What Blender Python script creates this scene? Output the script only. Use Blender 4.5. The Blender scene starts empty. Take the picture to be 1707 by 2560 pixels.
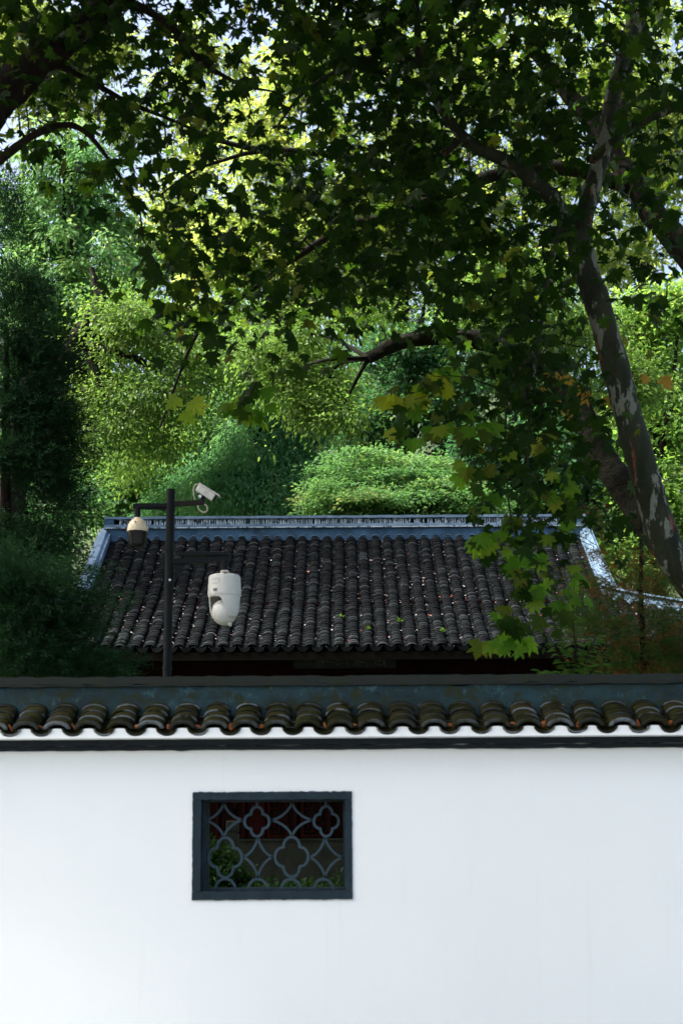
import bpy, math, random
import numpy as np
from mathutils import Matrix, Vector
R = math.radians
random.seed(7); rng = np.random.default_rng(11)
SC = bpy.context.scene
COL = SC.collection

# ------------------------------------------------------------------ camera
F = 3555.0; PITCH = R(8.0); ROLL = R(0.35)
HORIZON = 2070.0
CY = HORIZON - F*math.tan(PITCH)
SHIFT = (CY-1280)/2560.0
CAM = np.array([0.0, 0.0, 1.6])
fw = np.array([0, math.cos(PITCH), math.sin(PITCH)])
up0 = np.array([0, -math.sin(PITCH), math.cos(PITCH)])
rt0 = np.array([1.0, 0, 0])
rt = rt0*math.cos(ROLL)-up0*math.sin(ROLL)
up = up0*math.cos(ROLL)+rt0*math.sin(ROLL)
cd = bpy.data.cameras.new('camera'); cam = bpy.data.objects.new('camera', cd); COL.objects.link(cam)
cd.sensor_fit = 'VERTICAL'; cd.sensor_height = 36.0; cd.sensor_width = 24.0
cd.lens = F/2560*36; cd.shift_y = SHIFT; cd.clip_end = 2000; cd.clip_start = 0.1
cd.dof.use_dof = True; cd.dof.focus_distance = 21.0; cd.dof.aperture_fstop = 2.8
M = Matrix.Identity(4)
for i in range(3):
    M[i][0] = rt[i]; M[i][1] = up[i]; M[i][2] = -fw[i]; M[i][3] = CAM[i]
cam.matrix_world = M
SC.camera = cam
def P(px, py, Y):
    d = fw+rt*((px-853.5)/F)+up*((CY-py)/F)
    return CAM+d*(Y/d[1])
def ZF(py, Y): return float(P(853.5, py, Y)[2])
def PXM(Y): return F/Y            # pixels of the photograph per metre, about

# ------------------------------------------------------------------ light
SUN_EL = R(52); SUN_AZ = R(-97)     # azimuth from the view direction, minus = to the left
w = bpy.data.worlds.new('World'); SC.world = w; w.use_nodes = True
nt = w.node_tree; bg = nt.nodes['Background']
sk = nt.nodes.new('ShaderNodeTexSky'); sk.sky_type = 'NISHITA'; sk.sun_disc = False
sk.sun_elevation = SUN_EL; sk.sun_rotation = SUN_AZ; sk.dust_density = 7.0; sk.air_density = 1.0; sk.ozone_density = 1.0
nt.links.new(sk.outputs[0], bg.inputs[0]); bg.inputs[1].default_value = 0.15
sd = bpy.data.lights.new('sun', 'SUN'); sd.energy = 5.0; sd.angle = R(11.0); sd.color = (1.0, 0.975, 0.93)
sun = bpy.data.objects.new('sun', sd); COL.objects.link(sun)
sdir = Vector((math.sin(SUN_AZ)*math.cos(SUN_EL), math.cos(SUN_AZ)*math.cos(SUN_EL), math.sin(SUN_EL)))
sun.rotation_euler = sdir.to_track_quat('Z', 'Y').to_euler(); sun.location = (0, 0, 40)
vs = SC.view_settings
vs.view_transform = 'Standard'; vs.look = 'None'; vs.gamma = 1.0; vs.exposure = 1.6; vs.use_curve_mapping = False
cy = SC.cycles
cy.max_bounces = 4; cy.diffuse_bounces = 2; cy.glossy_bounces = 1; cy.transmission_bounces = 2; cy.transparent_max_bounces = 4
cy.use_denoising = True; cy.caustics_reflective = False; cy.caustics_refractive = False

# ------------------------------------------------------------------ helpers
def link(o, parent=None, inv=None):
    COL.objects.link(o)
    if parent is not None:
        o.parent = parent
        if inv is not None: o.matrix_parent_inverse = inv
        elif parent.type == 'EMPTY': o.matrix_parent_inverse = Matrix.Translation(parent.location).inverted()
    return o
def tag(o, label=None, cat=None, group=None, kind=None):
    if label: o['label'] = label
    if cat: o['category'] = cat
    if group: o['group'] = group
    if kind: o['kind'] = kind
    return o
def empty(name, loc, label, cat, group=None):
    e = bpy.data.objects.new(name, None); e.location = [float(v) for v in loc]; e.empty_display_size = 0.1
    COL.objects.link(e)
    return tag(e, label, cat, group)

class MB:
    def __init__(s): s.v = []; s.f = []; s.m = []; s.r = []
    def add(s, verts, faces, mi=0, rnd=0.5):
        b = len(s.v)
        s.v.extend([tuple(map(float, q)) for q in verts]); s.f.extend([tuple(b+i for i in q) for q in faces])
        s.m.extend([mi]*len(faces)); s.r.extend([rnd]*len(verts))
    def box(s, x0, x1, y0, y1, z0, z1, mi=0, rnd=0.5):
        v = [(x, y, z) for x in (x0, x1) for y in (y0, y1) for z in (z0, z1)]
        s.add(v, [(0, 1, 3, 2), (4, 6, 7, 5), (0, 4, 5, 1), (2, 3, 7, 6), (0, 2, 6, 4), (1, 5, 7, 3)], mi, rnd)
    def beam(s, a, b, wx, wz, mi=0, upv=(0, 0, 1)):
        a = np.array(a, float); b = np.array(b, float); d = b-a; d /= np.linalg.norm(d)
        u = np.array(upv, float); x = np.cross(d, u); x /= np.linalg.norm(x); z = np.cross(x, d)
        v = [p+x*i*wx/2+z*j*wz/2 for p in (a, b) for i in (-1, 1) for j in (-1, 1)]
        s.add(v, [(0, 1, 3, 2), (4, 6, 7, 5), (0, 4, 5, 1), (2, 3, 7, 6), (0, 2, 6, 4), (1, 5, 7, 3)], mi)
    def tube(s, pts, rad, n=8, mi=0, rnd=0.5, cap=True, wob=0.0):
        pts = np.array(pts, float); k = len(pts); rad = np.broadcast_to(np.array(rad, float), (k,))
        t = np.gradient(pts, axis=0); t /= np.linalg.norm(t, axis=1)[:, None]+1e-9
        x = np.cross(t[0], (0.3, 0.9, 0.2)); x /= np.linalg.norm(x)
        vs_ = []
        ang = np.arange(n)*2*math.pi/n
        for i in range(k):
            x = x-t[i]*np.dot(x, t[i]); x /= np.linalg.norm(x); y = np.cross(t[i], x)
            rr = rad[i]*(1+(wob*rng.normal(size=n) if wob else 0))
            vs_.append(pts[i]+(np.cos(ang)*rr)[:, None]*x+(np.sin(ang)*rr)[:, None]*y)
        v = np.concatenate(vs_); f = []
        for i in range(k-1):
            for j in range(n):
                a = i*n+j; b = i*n+(j+1) % n
                f.append((a, b, b+n, a+n))
        if cap: f.append(tuple(range(n))[::-1]); f.append(tuple((k-1)*n+j for j in range(n)))
        s.add(v, f, mi, rnd)
    def lathe(s, prof, c, n=32, mi=0):   # prof: (r, z) list, about a vertical axis at c
        v = []; f = []
        for r, z in prof:
            for j in range(n):
                a = 2*math.pi*j/n; v.append((c[0]+r*math.cos(a), c[1]+r*math.sin(a), c[2]+z))
        for i in range(len(prof)-1):
            for j in range(n):
                a = i*n+j; b = i*n+(j+1) % n; f.append((a, b, b+n, a+n))
        f.append(tuple(range(n))[::-1]); f.append(tuple((len(prof)-1)*n+j for j in range(n)))
        s.add(v, f, mi)
    def mesh(s, name, mats, smooth=False):
        me = bpy.data.meshes.new(name); me.from_pydata(s.v, [], s.f)
        for m in (mats if isinstance(mats, (list, tuple)) else [mats]): me.materials.append(m)
        me.polygons.foreach_set('material_index', s.m)
        a = me.attributes.new('rnd', 'FLOAT', 'POINT'); a.data.foreach_set('value', s.r)
        if smooth: me.polygons.foreach_set('use_smooth', [True]*len(s.f))
        me.update(); return me
    def build(s, name, mats, parent=None, smooth=False, bevel=0):
        o = bpy.data.objects.new(name, s.mesh(name, mats, smooth)); link(o, parent)
        if bevel:
            b = o.modifiers.new('bevel', 'BEVEL'); b.width = bevel; b.segments = 2; b.limit_method = 'ANGLE'
        if smooth:
            try: o.data.set_sharp_from_angle(angle=R(40))
            except Exception: pass
        return o

def tri_mesh(name, V, T, rnd, mat, parent=None, smooth=False):
    me = bpy.data.meshes.new(name)
    n = len(V); m = len(T)
    me.vertices.add(n); me.vertices.foreach_set('co', np.asarray(V, np.float32).ravel())
    me.loops.add(m*3); me.loops.foreach_set('vertex_index', np.asarray(T, np.int32).ravel())
    me.polygons.add(m); me.polygons.foreach_set('loop_start', np.arange(0, 3*m, 3, dtype=np.int32))
    a = me.attributes.new('rnd', 'FLOAT', 'POINT'); a.data.foreach_set('value', np.asarray(rnd, np.float32))
    me.materials.append(mat); me.update(calc_edges=True)
    if smooth: me.polygons.foreach_set('use_smooth', np.ones(m, bool))
    o = bpy.data.objects.new(name, me); return link(o, parent)

def spline(pts, sub=6):
    p = np.array(pts, float); q = np.vstack([2*p[0]-p[1], p, 2*p[-1]-p[-2]]); out = []
    for i in range(1, len(q)-2):
        for t in np.linspace(0, 1, sub, endpoint=False):
            a, b, c, d = q[i-1], q[i], q[i+1], q[i+2]
            out.append(0.5*((2*b)+(-a+c)*t+(2*a-5*b+4*c-d)*t*t+(-a+3*b-3*c+d)*t**3))
    out.append(p[-1]); return np.array(out)

# ------------------------------------------------------------------ materials
def newmat(name):
    m = bpy.data.materials.new(name); m.use_nodes = True
    return m, m.node_tree, m.node_tree.nodes['Principled BSDF']
def ramp(nt, fac, stops, interp='LINEAR'):
    r = nt.nodes.new('ShaderNodeValToRGB'); r.color_ramp.interpolation = interp
    e = r.color_ramp.elements
    while len(e) < len(stops): e.new(0.5)
    for i, (p, c) in enumerate(stops): e[i].position = p; e[i].color = (*c, 1)
    if fac is not None: nt.links.new(fac, r.inputs[0])
    return r
def noise(nt, scale, detail=4, rough=0.6, vec=None, dim=None):
    n = nt.nodes.new('ShaderNodeTexNoise'); n.inputs['Scale'].default_value = scale; n.inputs['Detail'].default_value = detail
    n.inputs['Roughness'].default_value = rough
    if vec is not None: nt.links.new(vec, n.inputs['Vector'])
    return n
def coords(nt, scale=(1, 1, 1), rot=(0, 0, 0)):
    t = nt.nodes.new('ShaderNodeTexCoord'); m = nt.nodes.new('ShaderNodeMapping')
    m.inputs['Scale'].default_value = scale; m.inputs['Rotation'].default_value = rot
    nt.links.new(t.outputs['Object'], m.inputs[0]); return m.outputs[0]
def wcoords(nt, scale=(1, 1, 1)):     # world position, for copies that share one mesh
    t = nt.nodes.new('ShaderNodeNewGeometry'); m = nt.nodes.new('ShaderNodeMapping')
    m.inputs['Scale'].default_value = scale
    nt.links.new(t.outputs['Position'], m.inputs[0]); return m.outputs[0]
def bump(nt, bsdf, h, strength=0.3, dist=0.02):
    b = nt.nodes.new('ShaderNodeBump'); b.inputs['Strength'].default_value = strength; b.inputs['Distance'].default_value = dist
    nt.links.new(h, b.inputs['Height']); nt.links.new(b.outputs[0], bsdf.inputs['Normal'])
def mixc(nt, a, b, fac, mode='MIX'):
    m = nt.nodes.new('ShaderNodeMix'); m.data_type = 'RGBA'; m.blend_type = mode
    for s, v in ((6, a), (7, b)):
        if isinstance(v, tuple): m.inputs[s].default_value = (*v, 1)
        else: nt.links.new(v, m.inputs[s])
    if isinstance(fac, (int, float)): m.inputs[0].default_value = fac
    else: nt.links.new(fac, m.inputs[0])
    return m.outputs[2]
def rnd_value(nt):                    # per-piece number: stored attribute, or the object's own when none is stored
    a = nt.nodes.new('ShaderNodeAttribute'); a.attribute_name = 'rnd'
    o = nt.nodes.new('ShaderNodeObjectInfo')
    l = nt.nodes.new('ShaderNodeMath'); l.operation = 'LESS_THAN'; l.inputs[1].default_value = 0.0005
    nt.links.new(a.outputs['Fac'], l.inputs[0])
    s = nt.nodes.new('ShaderNodeMath'); s.operation = 'MULTIPLY_ADD'
    nt.links.new(l.outputs[0], s.inputs[0]); nt.links.new(o.outputs['Random'], s.inputs[1]); nt.links.new(a.outputs['Fac'], s.inputs[2])
    return s.outputs[0]

def simple(name, c1, c2, scale=6, rough=0.7, bumpn=0.2, dist=0.01, spec=0.3, stretch=(1, 1, 1), pos=(0.35, 0.65), metallic=0):
    m, nt, b = newmat(name)
    n = noise(nt, scale, 6, 0.65, wcoords(nt, stretch))
    r = ramp(nt, n.outputs[0], [(pos[0], c1), (pos[1], c2)])
    nt.links.new(r.outputs[0], b.inputs['Base Color']); b.inputs['Roughness'].default_value = rough
    b.inputs['Specular IOR Level'].default_value = spec; b.inputs['Metallic'].default_value = metallic
    if bumpn: bump(nt, b, n.outputs[0], bumpn, dist)
    return m

def leafmat(name, stops, trans_stops, trans=0.45, rough=0.5, spec=0.12):
    m = bpy.data.materials.new(name); m.use_nodes = True; nt = m.node_tree
    b = nt.nodes['Principled BSDF']; out = nt.nodes['Material Output']
    v = rnd_value(nt)
    r1 = ramp(nt, v, stops); r2 = ramp(nt, v, trans_stops)
    nt.links.new(r1.outputs[0], b.inputs['Base Color']); b.inputs['Roughness'].default_value = rough
    b.inputs['Specular IOR Level'].default_value = spec
    t = nt.nodes.new('ShaderNodeBsdfTranslucent'); nt.links.new(r2.outputs[0], t.inputs[0])
    mx = nt.nodes.new('ShaderNodeMixShader'); mx.inputs[0].default_value = trans
    nt.links.new(b.outputs[0], mx.inputs[1]); nt.links.new(t.outputs[0], mx.inputs[2]); nt.links.new(mx.outputs[0], out.inputs[0])
    return m

def plaster():
    m, nt, b = newmat('white_plaster')
    n1 = noise(nt, 0.9, 5, 0.6, wcoords(nt, (1, 1, 0.6))); n2 = noise(nt, 9, 6, 0.7, wcoords(nt)); n3 = noise(nt, 60, 3, 0.6, wcoords(nt))
    c = ramp(nt, n1.outputs[0], [(0.3, (0.80, 0.845, 0.815)), (0.7, (0.83, 0.87, 0.84))])
    d = ramp(nt, n2.outputs[0], [(0.62, (1, 1, 1)), (0.80, (0.93, 0.92, 0.89))])
    col = mixc(nt, c.outputs[0], d.outputs[0], 1.0, 'MULTIPLY')
    # faint rain streaks below the string course
    s = noise(nt, 1.0, 4, 0.6, wcoords(nt, (14, 1, 0.5)))
    sr = ramp(nt, s.outputs[0], [(0.60, (1, 1, 1)), (0.75, (0.955, 0.96, 0.955))])
    col = mixc(nt, col, sr.outputs[0], 1.0, 'MULTIPLY')
    nt.links.new(col, b.inputs['Base Color']); b.inputs['Roughness'].default_value = 0.9; b.inputs['Specular IOR Level'].default_value = 0.1
    a = nt.nodes.new('ShaderNodeMath'); a.operation = 'ADD'; nt.links.new(n2.outputs[0], a.inputs[0]); nt.links.new(n3.outputs[0], a.inputs[1])
    bump(nt, b, a.outputs[0], 0.15, 0.01)
    return m
PLASTER = plaster()
def worn(name, base1, base2, wear, moss=None, wearpos=(0.62, 0.75), mosspos=(0.55, 0.7), scale=5, rough=0.75, stretch=(1, 1, 1)):
    m, nt, b = newmat(name)
    v = wcoords(nt, stretch)
    n1 = noise(nt, scale, 6, 0.7, v); n2 = noise(nt, scale*2.7, 7, 0.75, wcoords(nt)); n3 = noise(nt, scale*1.3, 5, 0.65, wcoords(nt, (1.3, 1, 1.1)))
    c = ramp(nt, n1.outputs[0], [(0.32, base1), (0.68, base2)]).outputs[0]
    if moss:
        f = ramp(nt, n3.outputs[0], [(mosspos[0], (0, 0, 0)), (mosspos[1], (1, 1, 1))]).outputs[0]; c = mixc(nt, c, moss, f)
    f = ramp(nt, n2.outputs[0], [(wearpos[0], (0, 0, 0)), (wearpos[1], (1, 1, 1))]).outputs[0]; c = mixc(nt, c, wear, f)
    nt.links.new(c, b.inputs['Base Color']); b.inputs['Roughness'].default_value = rough; b.inputs['Specular IOR Level'].default_value = 0.25
    bump(nt, b, n2.outputs[0], 0.25, 0.008)
    return m
COPE = worn('coping_blue_wash', (0.004, 0.013, 0.014), (0.015, 0.046, 0.054), (0.05, 0.12, 0.14), (0.014, 0.020, 0.005), (0.56, 0.74), (0.48, 0.62), 4.5, stretch=(0.6, 1, 1.6))
CAP = worn('coping_cap_mortar', (0.006, 0.010, 0.008), (0.012, 0.018, 0.014), (0.022, 0.032, 0.032), (0.012, 0.016, 0.005), (0.68, 0.8), (0.52, 0.7), 4)
BLACKTRIM = worn('string_course_paint', (0.005, 0.010, 0.013), (0.010, 0.018, 0.024), (0.06, 0.09, 0.11), None, (0.74, 0.82), scale=5)
FRAME = worn('window_frame_paint', (0.005, 0.013, 0.018), (0.014, 0.032, 0.044), (0.14, 0.23, 0.28), None, (0.635, 0.74), scale=7)
LATT = worn('lattice_paint', (0.022, 0.044, 0.056), (0.036, 0.066, 0.082), (0.08, 0.12, 0.14), None, (0.70, 0.82), scale=8)
RIDGE = worn('ridge_lime_wash', (0.07, 0.125, 0.19), (0.17, 0.25, 0.34), (0.34, 0.43, 0.50), (0.04, 0.07, 0.11), (0.6, 0.75), (0.52, 0.75), 2.5, stretch=(0.7, 1, 2))
RIDGELO = worn('ridge_blue_band', (0.015, 0.045, 0.085), (0.045, 0.11, 0.19), (0.22, 0.34, 0.44), (0.012, 0.024, 0.036), (0.66, 0.8), (0.5, 0.7), 3)
SLAT = worn('ridge_tile_slat', (0.24, 0.33, 0.40), (0.48, 0.58, 0.65), (0.62, 0.68, 0.73), (0.03, 0.05, 0.06), (0.62, 0.75), (0.5, 0.6), 7)

def tilemat(name, stops, rough=0.8, edge=False, sc=18, moss=None, mpos=(0.5, 0.7)):
    m, nt, b = newmat(name)
    r = ramp(nt, rnd_value(nt), stops)
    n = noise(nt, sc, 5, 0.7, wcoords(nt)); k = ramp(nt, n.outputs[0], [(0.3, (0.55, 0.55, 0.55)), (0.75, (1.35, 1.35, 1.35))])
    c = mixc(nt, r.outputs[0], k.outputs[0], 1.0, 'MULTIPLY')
    if moss:
        n2 = noise(nt, sc*0.35, 4, 0.6, wcoords(nt)); f = ramp(nt, n2.outputs[0], [(mpos[0], (0, 0, 0)), (mpos[1], (1, 1, 1))]).outputs[0]
        c = mixc(nt, c, moss, f)
    nt.links.new(c, b.inputs['Base Color']); b.inputs['Roughness'].default_value = rough; b.inputs['Specular IOR Level'].default_value = 0.06
    bump(nt, b, n.outputs[0], 0.4, 0.004)
    return m
WT_TOP = tilemat('mossy_wall_tile', [(0, (0.006, 0.007, 0.003)), (0.5, (0.013, 0.013, 0.005)), (1, (0.024, 0.021, 0.009))], 0.9, sc=30, moss=(0.018, 0.020, 0.004), mpos=(0.45, 0.65))
WT_EDGE = tilemat('wall_tile_edge', [(0, (0.02, 0.022, 0.018)), (0.6, (0.06, 0.07, 0.07)), (1, (0.16, 0.19, 0.20))], 0.8, sc=22, moss=(0.016, 0.018, 0.007), mpos=(0.48, 0.6))
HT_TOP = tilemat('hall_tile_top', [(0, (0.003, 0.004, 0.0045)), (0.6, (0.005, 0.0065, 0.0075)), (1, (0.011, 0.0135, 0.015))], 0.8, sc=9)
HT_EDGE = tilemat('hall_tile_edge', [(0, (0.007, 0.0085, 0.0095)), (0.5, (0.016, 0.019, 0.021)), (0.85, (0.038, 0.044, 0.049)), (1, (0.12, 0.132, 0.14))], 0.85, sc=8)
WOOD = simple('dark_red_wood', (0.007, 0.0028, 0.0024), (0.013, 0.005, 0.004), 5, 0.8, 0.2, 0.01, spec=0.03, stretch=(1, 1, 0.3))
REDWOOD = simple('red_lattice_wood', (0.012, 0.003, 0.0028), (0.022, 0.005, 0.0042), 5, 0.8, 0.2, 0.01, spec=0.03)
PLAQUE = simple('plaque_lacquer', (0.006, 0.010, 0.011), (0.010, 0.015, 0.016), 5, 0.5, 0.0)
GLYPH = simple('plaque_lettering', (0.03, 0.04, 0.04), (0.045, 0.055, 0.055), 9, 0.6, 0.0)
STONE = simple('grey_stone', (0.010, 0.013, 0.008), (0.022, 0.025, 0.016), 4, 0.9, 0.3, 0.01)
PAVE = simple('grey_asphalt_paving', (0.11, 0.112, 0.112), (0.15, 0.15, 0.148), 2, 0.9, 0.2, 0.01)
SOIL = simple('garden_soil', (0.03, 0.04, 0.018), (0.06, 0.07, 0.03), 3, 0.95, 0.3, 0.03)
GROUND = simple('forest_floor', (0.018, 0.030, 0.010), (0.04, 0.055, 0.02), 0.8, 0.95, 0.3, 0.1)
BLKMET = simple('black_painted_steel', (0.005, 0.007, 0.007), (0.008, 0.011, 0.012), 30, 0.45, 0.05, 0.001, spec=0.10)
BRNMET = simple('brown_painted_steel', (0.012, 0.008, 0.007), (0.020, 0.013, 0.011), 20, 0.5, 0.05, 0.001, spec=0.15)
SMOKE = simple('dark_dome_plastic', (0.004, 0.006, 0.006), (0.006, 0.008, 0.009), 10, 0.2, 0, spec=0.2)
CREAM = simple('yellowed_cream_plastic', (0.66, 0.56, 0.38), (0.74, 0.65, 0.46), 12, 0.45, 0.03, 0.001, spec=0.4)
WHITEP = worn('dusty_white_plastic', (0.62, 0.63, 0.58), (0.71, 0.71, 0.67), (0.30, 0.20, 0.10), None, (0.72, 0.80), scale=14, rough=0.5)
RUST = simple('rust_stain', (0.10, 0.035, 0.012), (0.20, 0.08, 0.03), 60, 0.8, 0.1, 0.001)
GREYP = simple('grey_sticker_print', (0.12, 0.13, 0.15), (0.20, 0.21, 0.23), 90, 0.6, 0)
PALEP = simple('pale_sticker', (0.52, 0.53, 0.50), (0.58, 0.58, 0.55), 30, 0.6, 0)
CABLE = simple('beige_cable', (0.36, 0.36, 0.28), (0.45, 0.44, 0.36), 20, 0.6, 0)
STEEL = simple('bare_metal', (0.55, 0.56, 0.56), (0.7, 0.7, 0.7), 40, 0.35, 0, metallic=0.8)
DEADLEAF = simple('dead_orange_leaf', (0.13, 0.032, 0.008), (0.30, 0.10, 0.026), 40, 0.8, 0.1, 0.002)

def barkmat_plane():
    m, nt, b = newmat('plane_tree_bark')
    v = coords(nt, (5.0, 5.0, 1.5), (0, R(14), 0))
    n1 = noise(nt, 1.5, 4, 0.55, v); n2 = noise(nt, 1.0, 5, 0.6, coords(nt, (9, 9, 3.0), (0.4, R(14), 1))); n3 = noise(nt, 1.2, 5, 0.6, coords(nt, (9, 9, 1.2), (1.4, R(14), 2)))
    nf = noise(nt, 40, 4, 0.6, coords(nt))
    c = ramp(nt, n1.outputs[0], [(0.35, (0.009, 0.013, 0.006)), (0.6, (0.024, 0.030, 0.015))]).outputs[0]
    f = ramp(nt, n2.outputs[0], [(0.565, (0, 0, 0)), (0.585, (1, 1, 1))]).outputs[0]; c = mixc(nt, c, (0.135, 0.15, 0.12), f)
    f2 = ramp(nt, n3.outputs[0], [(0.635, (0, 0, 0)), (0.665, (1, 1, 1))]).outputs[0]; c = mixc(nt, c, (0.15, 0.055, 0.03), f2)
    k = ramp(nt, nf.outputs[0], [(0.3, (0.75, 0.75, 0.75)), (0.7, (1.15, 1.15, 1.15))]).outputs[0]; c = mixc(nt, c, k, 1.0, 'MULTIPLY')
    nt.links.new(c, b.inputs['Base Color']); b.inputs['Roughness'].default_value = 0.8; b.inputs['Specular IOR Level'].default_value = 0.2
    bump(nt, b, n2.outputs[0], 0.5, 0.012)
    return m
BARKP = barkmat_plane()
BARK = simple('dark_bark', (0.006, 0.005, 0.004), (0.018, 0.014, 0.010), 14, 0.9, 0.8, 0.03, spec=0.1, stretch=(1, 1, 0.35))
MOSSBARK = simple('mossy_bark', (0.003, 0.003, 0.002), (0.008, 0.0085, 0.0035), 12, 0.95, 0.9, 0.03, spec=0.1)
PALEVINE = simple('pale_dead_vine', (0.20, 0.19, 0.15), (0.30, 0.28, 0.22), 20, 0.8, 0.1)

L_PLANE = leafmat('plane_leaf', [(0, (0.006, 0.018, 0.004)), (0.5, (0.009, 0.026, 0.005)), (0.9, (0.016, 0.036, 0.006)), (1, (0.040, 0.05, 0.009))],
                  [(0, (0.012, 0.040, 0.003)), (0.6, (0.026, 0.068, 0.004)), (0.88, (0.070, 0.14, 0.008)), (1, (0.30, 0.32, 0.03))], 0.45, spec=0.05)
L_LIT = leafmat('lit_plane_leaf', [(0, (0.030, 0.075, 0.010)), (0.6, (0.055, 0.115, 0.014)), (1, (0.10, 0.14, 0.02))],
                  [(0, (0.14, 0.36, 0.018)), (0.6, (0.26, 0.52, 0.03)), (0.9, (0.42, 0.62, 0.04)), (1, (0.6, 0.6, 0.06))], 0.55, spec=0.05)  # plane leaf with sunlight painted in as a paler green
L_LIT_ORANGE = leafmat('lit_orange_plane_leaf', [(0, (0.20, 0.10, 0.016)), (1, (0.32, 0.20, 0.03))], [(0, (0.5, 0.28, 0.04)), (1, (0.75, 0.55, 0.10))], 0.5, spec=0.05)  # warm sunlight on leaves, painted in as orange
L_LIT_YELLOW = leafmat('lit_yellow_plane_leaf', [(0, (0.14, 0.17, 0.016)), (1, (0.22, 0.23, 0.02))], [(0, (0.55, 0.68, 0.03)), (1, (0.75, 0.80, 0.06))], 0.6, spec=0.05)  # sunlit leaf cluster, its glow painted in as bright yellow green
L_PLANE2 = leafmat('inner_plane_leaf', [(0, (0.008, 0.022, 0.005)), (0.6, (0.016, 0.036, 0.007)), (1, (0.04, 0.055, 0.010))],
                   [(0, (0.03, 0.08, 0.006)), (0.6, (0.07, 0.15, 0.010)), (1, (0.28, 0.32, 0.03))], 0.5, spec=0.05)
L_CAMPH = leafmat('camphor_leaf', [(0, (0.055, 0.15, 0.052)), (0.6, (0.10, 0.21, 0.065)), (1, (0.20, 0.28, 0.075))],
                  [(0, (0.18, 0.46, 0.11)), (0.6, (0.30, 0.58, 0.14)), (1, (0.55, 0.66, 0.17))], 0.33)
L_YEL = leafmat('yellow_green_leaf', [(0, (0.050, 0.105, 0.022)), (0.6, (0.085, 0.150, 0.030)), (0.97, (0.15, 0.20, 0.05)), (1, (0.35, 0.10, 0.03))],
                [(0, (0.14, 0.30, 0.04)), (0.6, (0.24, 0.42, 0.06)), (0.97, (0.42, 0.54, 0.10)), (1, (0.5, 0.14, 0.04))], 0.42, rough=0.4)
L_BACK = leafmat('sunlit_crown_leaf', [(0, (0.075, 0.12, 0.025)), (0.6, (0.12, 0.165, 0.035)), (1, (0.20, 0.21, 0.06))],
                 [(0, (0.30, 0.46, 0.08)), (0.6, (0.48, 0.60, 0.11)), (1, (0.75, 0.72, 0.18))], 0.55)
L_WEEP = leafmat('blue_green_leaf', [(0, (0.035, 0.115, 0.050)), (0.6, (0.060, 0.165, 0.068)), (1, (0.12, 0.21, 0.075))],
                 [(0, (0.12, 0.38, 0.12)), (0.6, (0.19, 0.46, 0.14)), (1, (0.34, 0.55, 0.14))], 0.42)
L_MAPLE = leafmat('light_maple_leaf', [(0, (0.045, 0.125, 0.038)), (0.6, (0.075, 0.17, 0.05)), (0.9, (0.13, 0.20, 0.06)), (1, (0.25, 0.18, 0.07))],
                  [(0, (0.13, 0.34, 0.08)), (0.6, (0.22, 0.44, 0.10)), (1, (0.45, 0.46, 0.12))], 0.36)
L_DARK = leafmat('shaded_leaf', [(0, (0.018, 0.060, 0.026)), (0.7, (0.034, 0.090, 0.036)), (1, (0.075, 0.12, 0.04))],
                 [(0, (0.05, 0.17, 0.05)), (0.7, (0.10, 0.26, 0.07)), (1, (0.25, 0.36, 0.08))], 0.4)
L_MID = leafmat('mid_green_leaf', [(0, (0.035, 0.095, 0.034)), (0.6, (0.060, 0.135, 0.045)), (1, (0.11, 0.18, 0.05))],
                [(0, (0.12, 0.32, 0.08)), (0.6, (0.2, 0.42, 0.10)), (1, (0.38, 0.52, 0.12))], 0.42)
L_RIGHT = leafmat('fresh_green_leaf', [(0, (0.06, 0.14, 0.028)), (0.6, (0.10, 0.19, 0.038)), (1, (0.16, 0.22, 0.05))],
                  [(0, (0.2, 0.42, 0.06)), (0.6, (0.32, 0.54, 0.08)), (1, (0.55, 0.60, 0.12))], 0.5)
L_JUN = leafmat('juniper_needle', [(0, (0.007, 0.024, 0.012)), (0.5, (0.013, 0.040, 0.018)), (1, (0.036, 0.085, 0.034))],
                [(0, (0.010, 0.035, 0.014)), (1, (0.03, 0.085, 0.022))], 0.25, rough=0.7, spec=0.03)
L_JUN2 = leafmat('rusty_juniper_needle', [(0, (0.020, 0.050, 0.018)), (0.52, (0.050, 0.105, 0.026)), (0.6, (0.09, 0.11, 0.03)), (0.66, (0.18, 0.075, 0.025)), (1, (0.30, 0.10, 0.035))],
                 [(0, (0.03, 0.07, 0.02)), (0.6, (0.10, 0.20, 0.03)), (0.66, (0.24, 0.09, 0.03)), (1, (0.3, 0.09, 0.03))], 0.3, rough=0.7, spec=0.03)
L_BED = leafmat('shade_plant_leaf', [(0, (0.004, 0.014, 0.003)), (1, (0.010, 0.028, 0.005))], [(0, (0.008, 0.032, 0.005)), (1, (0.02, 0.055, 0.007))], 0.35, spec=0.04)
L_SPROUT = leafmat('sprout_leaf', [(0, (0.030, 0.085, 0.014)), (1, (0.065, 0.13, 0.02))], [(0, (0.08, 0.22, 0.02)), (1, (0.17, 0.32, 0.03))], 0.4)
L_LITTER = leafmat('roof_litter', [(0, (0.06, 0.035, 0.03)), (0.4, (0.15, 0.105, 0.10)), (0.7, (0.24, 0.21, 0.20)), (0.9, (0.42, 0.40, 0.38)), (0.95, (0.30, 0.06, 0.03)), (1, (0.3, 0.05, 0.03))],
                   [(0, (0.1, 0.08, 0.08)), (1, (0.3, 0.25, 0.25))], 0.1)

# ------------------------------------------------------------------ the setting
mb = MB(); mb.add([(-400, -300, 0), (400, -300, 0), (400, 600, 0), (-400, 600, 0)], [(0, 1, 2, 3)])
tag(mb.build('ground', PAVE), 'grey paving and earth spreading away under everything', None, kind='structure')
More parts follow.
